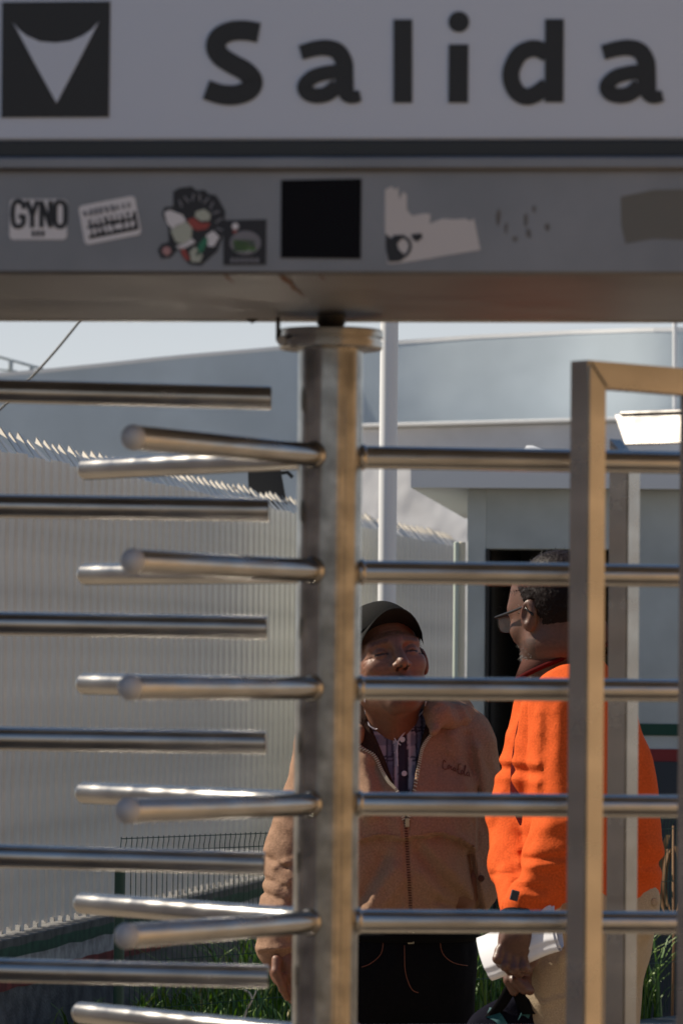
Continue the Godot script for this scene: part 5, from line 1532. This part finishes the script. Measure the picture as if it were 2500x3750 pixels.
func man_in_orange():
	var hip := Vector3(0.4854, 0.9947, -8.55)
	var face := deg_to_rad(-112)
	var o := thing("person", "man with glasses and grey stubble in an orange fleece jacket and khaki trousers, turned away", "person", Vector3(hip.x, 0, hip.z))
	var org := o.position
	var head_at := Vector3(0.4243, 1.6308, -8.5)
	var look := Basis(Vector3.UP, deg_to_rad(-141)) * Basis(Vector3.RIGHT, deg_to_rad(8)) * Basis(Vector3.BACK, deg_to_rad(-2))
	var hf := Transform3D(look, head_at)
	var hi := hf.affine_inverse()
	var f := Field.new()
	f.frame = hf
	head_into(f, 0.8)
	f.ell(Vector3(0, 0.045, 0.03), Vector3(0.058, 0.06, 0.062), 0.03)
	f.frame = Transform3D()
	f.cap(hf * Vector3(0, -0.06, -0.03), Vector3(0.4515, 1.4704, -8.55), 0.060, 0.068, 0.035)
	f.cap(hf * Vector3(0, -0.085, 0.0), Vector3(0.4323, 1.5049, -8.52), 0.03, 0.045, 0.04)
	var skin := func(p: Vector3) -> Color:
		var q := hi * p
		var beard := q.y < -0.045 and q.z > -0.02 - (q.y + 0.045) * 0.3 and q.y > -0.13
		if beard and not (q.y > -0.058 and absf(q.x) < 0.05 and q.z > 0.06): return Color(0.62, 0.66, 0.70)
		if absf(q.y - 0.027) < 0.006 and absf(q.x) > 0.012 and absf(q.x) < 0.052 and q.z > 0.05: return Color(0.3, 0.28, 0.28)
		return Color.WHITE
	var body := fresh()
	f.net(body, head_at + Vector3(-0.14, -0.22, -0.15), head_at + Vector3(0.14, 0.15, 0.13), 0.0032, skin)
	var rest := Field.new()
	bake_rest(rest, hip, face)
	rest.ell(Vector3(0.492, 1.2715, -8.55), Vector3(0.10, 0.25, 0.14), 0.05)
	rest.cap(Vector3(0.4511, 1.4541, -8.38), Vector3(0.4515, 1.2016, -8.32), 0.045, 0.04, 0.03)
	rest.cap(Vector3(0.4515, 1.2016, -8.32), Vector3(0.3561, 1.0436, -8.27), 0.037, 0.026, 0.02)
	rest.cap(Vector3(0.428, 1.4428, -8.74), Vector3(0.3504, 1.2057, -8.66), 0.042, 0.036, 0.03)
	rest.cap(Vector3(0.3504, 1.2057, -8.66), Vector3(0.3455, 1.0351, -8.42), 0.034, 0.026, 0.02)
	rest.net(body, Vector3(hip.x - 0.3, 0.0, hip.z - 0.33), Vector3(hip.x + 0.3, 1.4704, hip.z + 0.36), 0.018)
	# near hand: back towards us, fingers folded round the papers
	var h := Field.new()
	h.cap(Vector3(0.3593, 1.0603, -8.27), Vector3(0.3474, 1.011, -8.255), 0.027, 0.030, 0.02)
	h.ell(Vector3(0.3458, 0.996, -8.255), Vector3(0.037, 0.042, 0.021), 0.02, Basis(Vector3.BACK, 0.12))
	h.ell(Vector3(0.3662, 0.9775, -8.26), Vector3(0.022, 0.032, 0.02), 0.02)
	for q in [[1156, 2188, 1150, 2206, 1158, 2216, 0.0098], [1172, 2200, 1168, 2222, 1180, 2232, 0.0104], [1191, 2206, 1190, 2230, 1200, 2238, 0.0102], [1210, 2204, 1212, 2226, 1220, 2230, 0.0096]]:
		var b := func(x: float, y: float, d: float) -> Vector3: return Vector3((x - 784) * d / 9840.0, head_at.y + (1414 - y) * d / 9840.0, -d)
		var a0: Vector3 = b.call(q[0], q[1], 8.243)
		var a1: Vector3 = b.call(q[2], q[3], 8.232)
		var a2: Vector3 = b.call(q[4], q[5], 8.262)
		var a3: Vector3 = b.call(q[4] + 4.0, q[5] - 16.0, 8.292)
		finger(h, [a0, a1, a2, a3], q[6], q[6] * 0.8)
		h.cap(a0 + Vector3(0, 0.002, 0.003), b.call(1190 + (q[0] - 1184) * 0.35, 2130, 8.24), 0.0048, 0.003, 0.012)
	finger(h, [Vector3(0.3296, 1.0016, -8.27), Vector3(0.316, 0.9852, -8.262), Vector3(0.3112, 0.9652, -8.262)], 0.012, 0.009)
	h.net(body, Vector3(0.2923, 0.9051, -8.33), Vector3(0.4021, 1.0899, -8.19), 0.0032)
	# far hand below it, closed on the bag's handles
	var g := Field.new()
	g.cap(Vector3(0.3455, 1.0351, -8.42), Vector3(0.3441, 0.9576, -8.37), 0.026, 0.028, 0.02)
	g.ell(Vector3(0.3472, 0.9414, -8.36), Vector3(0.034, 0.03, 0.024), 0.016)
	for i in 4:
		var y := [2236, 2246, 2254, 2258][i] as float
		finger(g, [Vector3(0.3313, 0.93, -8.34) + Vector3(i * 0.004, -i * 0.006, 0), Vector3(0.344, 0.9214, -8.32) + Vector3(i * 0.006, -i * 0.006, 0), Vector3(0.3614, 0.9158, -8.33) + Vector3(i * 0.004, -i * 0.005, 0), Vector3(0.3693, 0.9256, -8.36) + Vector3(0, -i * 0.006, 0)], 0.0102 - i * 0.0005, 0.008)
	finger(g, [Vector3(0.3311, 0.9468, -8.34), Vector3(0.3326, 0.9206, -8.33), Vector3(0.3431, 0.8985, -8.335)], 0.0115, 0.009)
	g.net(body, Vector3(0.305, 0.8632, -8.44), Vector3(0.39, 0.9938, -8.27), 0.0034)
	obj("body", netted(body, org), M.skin_dark, o)
	# ---- jacket
	var j := Field.new()
	j.ell(Vector3(0.4924, 1.2972, -8.56), Vector3(0.122, 0.235, 0.19), 0.05)
	j.ell(Vector3(0.5082, 1.1457, -8.56), Vector3(0.128, 0.20, 0.17), 0.06)
	j.cap(Vector3(0.46, 1.4667, -8.42), Vector3(0.4605, 1.4654, -8.72), 0.062, 0.06, 0.05)
	j.cap(Vector3(0.4581, 1.5052, -8.55), Vector3(0.4696, 1.4358, -8.56), 0.066, 0.1, 0.04)
	# near sleeve
	j.cap(Vector3(0.4488, 1.4522, -8.4), Vector3(0.4515, 1.1931, -8.32), 0.078, 0.078, 0.03)
	j.cap(Vector3(0.4481, 1.1973, -8.32), Vector3(0.4153, 1.1642, -8.3), 0.078, 0.064, 0.02)
	j.cap(Vector3(0.4324, 1.1265, -8.3), Vector3(0.3796, 1.0918, -8.28), 0.062, 0.045, 0.014)
	j.cap(Vector3(0.3896, 1.1061, -8.28), Vector3(0.3576, 1.067, -8.27), 0.045, 0.037, 0.02)
	# far sleeve, crossing in front of the body
	j.cap(Vector3(0.4217, 1.4429, -8.72), Vector3(0.3564, 1.224, -8.64), 0.066, 0.058, 0.03)
	j.cap(Vector3(0.3564, 1.224, -8.64), Vector3(0.3465, 1.136, -8.55), 0.052, 0.047, 0.02)
	j.cap(Vector3(0.3465, 1.136, -8.55), Vector3(0.3487, 1.0564, -8.42), 0.046, 0.034, 0.02)
	j.cap(Vector3(0.3991, 1.4439, -8.54), Vector3(0.372, 1.3054, -8.53), 0.042, 0.026, 0.025)
	# bunched hem and lower sleeve at the back
	j.cap(Vector3(0.572, 1.136, -8.5), Vector3(0.5912, 1.0932, -8.5), 0.055, 0.045, 0.03)
	j.cap(Vector3(0.562, 1.3338, -8.5), Vector3(0.5879, 1.1764, -8.46), 0.055, 0.05, 0.04)
	var folds := []
	for w in [[Vector3(0.388, 1.4371, -8.3), Vector3(0.3825, 1.2688, -8.3), 0.010, 0.006], [Vector3(0.4032, 1.4288, -8.3), Vector3(0.3928, 1.2521, -8.3), 0.010, -0.005], [Vector3(0.4259, 1.4375, -8.3), Vector3(0.4195, 1.2776, -8.3), 0.014, 0.006], [Vector3(0.4453, 1.4376, -8.3), Vector3(0.4441, 1.261, -8.3), 0.012, -0.005], [Vector3(0.3689, 1.1889, -8.3), Vector3(0.4486, 1.2107, -8.3), 0.012, -0.006], [Vector3(0.3855, 1.2185, -8.3), Vector3(0.4485, 1.2359, -8.3), 0.010, 0.005], [Vector3(0.3608, 1.146, -8.3), Vector3(0.4491, 1.1519, -8.3), 0.008, 0.008], [Vector3(0.3649, 1.1578, -8.3), Vector3(0.449, 1.1636, -8.3), 0.006, -0.008], [Vector3(0.3485, 1.1048, -8.3), Vector3(0.3906, 1.101, -8.3), 0.007, -0.008], [Vector3(0.3536, 1.0922, -8.3), Vector3(0.3949, 1.08, -8.3), 0.008, 0.006], [Vector3(0.3988, 1.1262, -8.3), Vector3(0.4328, 1.0846, -8.3), 0.012, -0.006], [Vector3(0.3156, 1.325, -8.6), Vector3(0.3811, 1.3196, -8.6), 0.009, -0.009], [Vector3(0.3198, 1.3399, -8.6), Vector3(0.3818, 1.3387, -8.6), 0.008, 0.007], [Vector3(0.343, 1.3907, -8.6), Vector3(0.3765, 1.343, -8.6), 0.009, 0.006], [Vector3(0.307, 1.3075, -8.6), Vector3(0.3812, 1.3082, -8.6), 0.009, 0.006], [Vector3(0.3096, 1.2074, -8.6), Vector3(0.3412, 1.1773, -8.6), 0.012, -0.005], [Vector3(0.3068, 1.1169, -8.6), Vector3(0.3521, 1.1226, -8.6), 0.004, -0.005], [Vector3(0.3257, 1.1554, -8.6), Vector3(0.3477, 1.1295, -8.6), 0.012, -0.004], [Vector3(0.6061, 1.1879, -8.5), Vector3(0.639, 1.1624, -8.5), 0.010, 0.006], [Vector3(0.5978, 1.1405, -8.5), Vector3(0.6409, 1.1452, -8.5), 0.008, -0.010], [Vector3(0.5979, 1.1276, -8.5), Vector3(0.641, 1.1194, -8.5), 0.010, 0.008], [Vector3(0.6051, 1.3342, -8.5), Vector3(0.6229, 1.2483, -8.5), 0.010, 0.005]]:
		folds.append([Vector2(w[0].x, w[0].y), Vector2(w[1].x, w[1].y), w[2] * 1.25, w[3] * (0.7 if w[0].x < 0.37 else 0.6)])
	var n1 := noise(61, 8.0, 3)
	var hem: float = 1.0738
	var split := 0.379
	j.extra = func(p: Vector3, d: float) -> float:
		d -= n1.get_noise_3d(p.x, p.y * 0.6, p.z) * 0.006 + n1.get_noise_3d(p.x * 1.8 - p.y * 1.0, p.y * 0.6, p.z * 1.6) * 0.0025
		d -= folded(p, folds)
		if p.x > split + 0.05: d = maxf(d, hem - p.y)
		return d
	obj("jacket", mesh_of(j, Vector3(0.2829, 0.9922, -8.86), Vector3(0.6466, 1.5401, -8.17), 0.0056, org), M.cloth_orange, o)
	var sh := Field.new()
	sh.ell(Vector3(0.4479, 1.2779, -8.62), Vector3(0.105, 0.27, 0.11), 0.05)
	sh.ell(Vector3(0.4444, 1.1557, -8.62), Vector3(0.095, 0.17, 0.11), 0.05)
	obj("shirt", mesh_of(sh, Vector3(0.3255, 1.0049, -8.8), Vector3(0.5454, 1.5401, -8.4), 0.012, org), M.cloth_red, o)
	# turned down knit collar
	var cs := start(1)
	var rows := []
	var nc := Vector3(0.4413, 1.524, -8.53)
	for i in 25:
		var a := lerpf(0.8, TAU - 0.8, i / 24.0)
		var d := Basis(Vector3.UP, face) * Vector3(sin(a), 0, cos(a))
		var up := 0.022 - 0.045 * cos(a)
		var ring := []
		for q in [[0.071, -0.012], [0.074, 0.024], [0.078, 0.035], [0.087, 0.032], [0.106, -0.012], [0.101, -0.016]]:
			ring.append(nc + d * q[0] + Vector3.UP * (q[1] + up) - org)
		rows.append(ring)
	for i in 24:
		for q in 5:
			quad(cs, rows[i][q], rows[i + 1][q], rows[i + 1][q + 1], rows[i][q + 1], (rows[i][q] + rows[i][q + 1]) * 0.5 - (nc - org) + Vector3.UP * 0.02)
	obj("collar", done(cs), M.knit_brown, o)
	var tr := start(1)
	var pts := []
	for r in rows: pts.append(r[4] + Vector3.DOWN * 0.003)
	rope(pts, 0.005, 6, tr)
	obj("collar_edge", done(tr), M.cloth_red, o)
	var vt := Vector3(0.3376, 1.0905, -8.215) - org
	obj("cuff_tab", box(Vector3(0.016, 0.020, 0.006), 0.002), M.navy, o, Transform3D(Basis(Vector3.BACK, -0.25), vt))
	# watch just showing at the wrist
	var wa := []
	for i in 17:
		var t := TAU * i / 16.0
		wa.append(Vector3(0.3491, 1.0538, -8.265) - org + Vector3(cos(t) * 0.031, sin(t) * 0.006, sin(t) * 0.027))
	obj("watch_strap", rope(wa, 0.008, 6), M.black_strap, o)
	# ---- trousers
	var tf := trouser_field(hip, face, 0.16, 0.094)
	var n2 := noise(67, 9.0, 3)
	var tfolds := []
	for w in [[Vector3(0.3876, 0.9942, -8.4), Vector3(0.4554, 1.0288, -8.4), 0.012, 0.006], [Vector3(0.3963, 0.9604, -8.4), Vector3(0.4556, 1.0034, -8.4), 0.010, -0.006], [Vector3(0.4304, 0.9522, -8.4), Vector3(0.4573, 0.9949, -8.4), 0.010, 0.005], [Vector3(0.4013, 0.8757, -8.4), Vector3(0.4581, 0.8932, -8.4), 0.008, 0.004], [Vector3(0.3969, 0.8824, -8.4), Vector3(0.4581, 0.8999, -8.4), 0.005, -0.004]]:
		tfolds.append([Vector2(w[0].x, w[0].y), Vector2(w[1].x, w[1].y), w[2], w[3]])
	tf.cap(Vector3(0.4323, 0.9752, -8.44), Vector3(0.4275, 0.7028, -8.44), 0.075, 0.078, 0.04)
	tf.cap(Vector3(0.5952, 1.0728, -8.48), Vector3(0.5937, 1.0342, -8.48), 0.04, 0.04, 0.03)
	tf.extra = func(p: Vector3, d: float) -> float: return d - n2.get_noise_3d(p.x, p.y * 0.5, p.z) * 0.006 - folded(p, tfolds)
	obj("trousers", mesh_of(tf, Vector3(hip.x - 0.28, 0.02, hip.z - 0.28), Vector3(hip.x + 0.28, hip.y + 0.2, hip.z + 0.28), 0.0095, org), M.cloth_khaki, o)
	var pb := on_front(tf, 0.6222, 1.0686, -8.2, 0.002) - org
	obj("pocket_button", lathe(pb, pb + Vector3(0, 0, 0.004), [[0.0, 0.0], [0.0, 0.008], [0.003, 0.007], [0.004, 0.0]], 14), M.cloth_khaki, o)
	shoes(o, hip, face, M.black_strap)
	# ---- hair, stubble, glasses
	var dark := []
	for c in [0.008, 0.010, 0.014, 0.012, 0.02]: dark.append(lin(c, c * 0.95, c * 0.95).srgb_to_linear())
	var mixed := dark.duplicate()
	for c in [0.16, 0.3, 0.4]: mixed.append(lin(c, c, c * 1.02).srgb_to_linear())
	var hl := Field.new()
	hl.frame = hf
	hl.ell(Vector3(0, 0.031, -0.017), Vector3(0.079, 0.097, 0.099), 0.01)
	var hn := noise(71, 120.0, 2)
	hl.extra = func(p: Vector3, d: float) -> float:
		var q := hi * p
		var line := 0.058 if q.z > 0.03 else lerpf(-0.055, 0.058, smoothstep(-0.05, 0.03, q.z))
		if q.z > -0.03 and q.z < 0.012 and absf(q.x) > 0.06: line = maxf(line, 0.030 if q.z < 0.0 else 0.0)
		return maxf(d - hn.get_noise_3d(p.x, p.y, p.z) * 0.0018, (line - q.y) * 0.8)
	var tone := func(p: Vector3) -> Color: return dark[0] if (hi * p).z < 0.02 else dark[4]
	obj("hair", mesh_of(hl, head_at + Vector3(-0.13, -0.08, -0.14), head_at + Vector3(0.13, 0.15, 0.13), 0.0036, org, tone), M.hair_black, o)
	obj("hair_strands", hairs(hl, func(p: Vector3) -> float: return 1.0 if (hi * p).y > -0.05 else 0.0,
		head_at - Vector3(0.11, 0.06, 0.12), head_at + Vector3(0.11, 0.15, 0.12), 2600, 0.008, Vector3(0, -0.1, 0), 5, dark, org), M.hair_black, o)
	obj("grey_strands", hairs(hl, func(p: Vector3) -> float:
		var q := hi * p
		return 1.0 if q.y > 0.05 and q.z > -0.02 or q.y > 0.0 and q.z > 0.0 else 0.0,
		head_at - Vector3(0.11, 0.04, 0.12), head_at + Vector3(0.11, 0.15, 0.12), 420, 0.010, Vector3(0.1, 0.2, 0), 6, mixed, org), M.hair_black, o)
	var greys := []
	for c in [0.03, 0.1, 0.3, 0.45]: greys.append(lin(c, c, c).srgb_to_linear())
	obj("stubble", hairs(f, func(p: Vector3) -> float:
		var q := hi * p
		return clampf((-0.05 - q.y) / 0.05 + 0.15, 0, 1) if q.y < -0.05 and q.y > -0.125 and q.z > 0.0 else 0.0,
		head_at - Vector3(0.11, 0.15, 0.12), head_at + Vector3(0.11, -0.03, 0.12), 1700, 0.0045, Vector3(0, -0.4, 0), 7, greys, org), M.hair_black, o)
	var pale := []
	for c in [0.2, 0.35, 0.5]: pale.append(lin(c, c, c).srgb_to_linear())
	obj("chin_beard", hairs(f, func(p: Vector3) -> float:
		var q := hi * p
		return 1.0 if q.y < -0.068 and q.y > -0.125 and q.z > 0.022 else 0.0,
		head_at - Vector3(0.11, 0.15, 0.12), head_at + Vector3(0.11, -0.03, 0.12), 1100, 0.006, Vector3(0, -0.5, 0), 8, pale, org), M.hair_black, o)
	var gl := Node3D.new()
	gl.name = "glasses"
	o.add_child(gl)
	gl.transform = Transform3D(look, head_at - org)
	var gs := start(1)
	for s in [-1.0, 1.0]:
		var rim := []
		for q in [[0.006, 0.012], [0.034, 0.016], [0.060, 0.012], [0.060, -0.008], [0.050, -0.017], [0.016, -0.017], [0.007, -0.008]]:
			rim.append(Vector3(s * q[0], q[1], 0.114 - q[0] * 0.20))
		var up := smooth_line(rim.slice(0, 3), 3)
		rope(up, 0.0028, 6, gs)
		rope([rim[2], Vector3(s * 0.073, 0.011, 0.094), Vector3(s * 0.077, 0.015, 0.04), Vector3(s * 0.082, 0.019, -0.005), Vector3(s * 0.084, -0.002, -0.03)], 0.0028, 6, gs)
		var poly := []
		for q in smooth_line(rim, 3, true): poly.append(Vector2(q.x, q.y))
		var pane := slab(poly, -0.0006, 0.0006)
		obj("lens", pane, M.lens, gl, Transform3D(Basis(Vector3.UP, s * 0.20), Vector3(0, 0, 0.114)))
		var rl := start(1)
		rope(smooth_line([rim[2], rim[3], rim[4], rim[5], rim[6], rim[0]], 3), 0.0009, 5, rl)
		obj("rim", done(rl), M.frame_black, gl)
	rope([Vector3(-0.006, 0.010, 0.121), Vector3(0, 0.013, 0.124), Vector3(0.006, 0.010, 0.121)], 0.002, 6, gs)
	obj("browline", done(gs), M.frame_black, gl)

func held_things():
	# sheaf of papers folded over once; it slopes up to the right through the near hand
	var o := thing("paper_sheaf", "folded white sheaf of papers held in the hand of the man in orange", "papers", Vector3(0.3481, 0.9934, -8.27))
	var along := (Vector3(0.4306, 1.0404, -8.22) - Vector3(0.2766, 0.9671, -8.33)).normalized()
	var lean := Vector3(0, 1, -0.42)
	var up := (lean - along * lean.dot(along)).normalized()
	var out := along.cross(up)
	if out.z < 0: out = -out
	var rng := RandomNumberGenerator.new()
	rng.seed = 19
	for s in 5:
		var st := start(1)
		var t := 0.0045 + s * 0.0016
		var x0 := -0.077 + rng.randf_range(-0.003, 0.002)
		var x1 := 0.092 + rng.randf_range(-0.006, 0.008)
		var tall := 0.046 + rng.randf_range(-0.005, 0.003)
		var prof := []
		for i in 12:
			prof.append(Vector2(t + 0.006 * sin(i / 11.0 * 2.6), lerpf(tall, -0.028, i / 11.0)))
		for i in 7:
			var a := PI * i / 6.0
			prof.append(Vector2(cos(a) * t, -0.030 - sin(a) * t * 1.6))
		for i in 12:
			prof.append(Vector2(-t, lerpf(-0.028, tall - 0.01, i / 11.0)))
		for i in prof.size() - 1:
			var steps := 10
			for k in steps:
				var p := func(q: Vector2, u: float) -> Vector3:
					var bend := 0.004 * sin(u * 5.0 + 1.0)
					var curl := 0.012 * (1.0 - u) * (1.0 - u)
					return along * (lerpf(x0, x1, u) - curl * clampf(q.y / 0.06 + 0.3, -0.6, 1.0)) + up * (q.y - bend) + out * q.x
				var u0 := float(k) / steps
				var u1 := float(k + 1) / steps
				var n: Vector2 = (prof[i + 1] - prof[i]).orthogonal()
				quad(st, p.call(prof[i], u0), p.call(prof[i], u1), p.call(prof[i + 1], u1), p.call(prof[i + 1], u0), out * n.x + up * n.y)
		obj("sheet", done(st), M.paper, o)
	# bag hanging from the far hand
	var top := Vector3(0.3343, 0.8496, -8.4)
	var b := thing("shopping_bag", "dark navy bag with teal stripes hanging by black straps below the two hands", "bag", Vector3(top.x, top.y - 0.32, top.z))
	var f := Field.new()
	f.ell(top + Vector3(0, -0.14, 0), Vector3(0.10, 0.16, 0.075), 0.03)
	f.cap(top + Vector3(-0.045, -0.03, 0.01), top + Vector3(0.02, 0.005, 0.0), 0.035, 0.03, 0.03)
	f.cap(top + Vector3(0.02, 0.005, 0.0), top + Vector3(0.05, 0.01, 0.0), 0.03, 0.02, 0.02)
	f.cap(top + Vector3(-0.07, -0.26, 0), top + Vector3(0.07, -0.26, 0), 0.05, 0.05, 0.03)
	var n := noise(83, 14.0, 3)
	f.extra = func(p: Vector3, d: float) -> float: return d - n.get_noise_3d(p.x, p.y, p.z) * 0.006
	obj("pouch", mesh_of(f, top + Vector3(-0.14, -0.33, -0.11), top + Vector3(0.14, 0.06, 0.11), 0.008, b.position), M.bag_navy, b)
	for run in [[Vector3(0.2934, 0.856, -8.4), Vector3(0.3122, 0.8477, -8.4), Vector3(0.3294, 0.8224, -8.4), Vector3(0.3424, 0.7904, -8.4)], [Vector3(0.3547, 0.8498, -8.4), Vector3(0.3648, 0.8601, -8.4), Vector3(0.3768, 0.8534, -8.4)]]:
		var st := start(1)
		var prev := []
		for q in smooth_line(run, 6):
			var w := Vector3(0.004, 0.009, 0)
			var row := [on_front(f, q.x - w.x, q.y - w.y, -8.2, 0.0015) - b.position, on_front(f, q.x + w.x, q.y + w.y, -8.2, 0.0015) - b.position]
			if prev: quad(st, prev[0], prev[1], row[1], row[0], Vector3.BACK)
			prev = row
		obj("teal_stripe", done(st), M.bag_teal, b)
	for e in [Vector3(0.3005, 0.8482, -8.36), Vector3(0.3733, 0.8531, -8.36)]:
		var st := start(1)
		var prev := []
		var a := Vector3(0.3434, 0.9179, -8.345)
		for i in 9:
			var t := i / 8.0
			var m: Vector3 = a.lerp(e, t) + Vector3(0, -0.006 * sin(t * PI), 0)
			var row := [m + Vector3(-0.013, 0, 0.002) - b.position, m + Vector3(0.013, 0, -0.002) - b.position, m + Vector3(0.013, 0, -0.006) - b.position, m + Vector3(-0.013, 0, -0.002) - b.position]
			if prev:
				for q in 4: quad(st, prev[q], prev[(q + 1) % 4], row[(q + 1) % 4], row[q], [Vector3.BACK, Vector3.RIGHT, Vector3.FORWARD, Vector3.LEFT][q])
			prev = row
		obj("strap", done(st), M.black_strap, b)
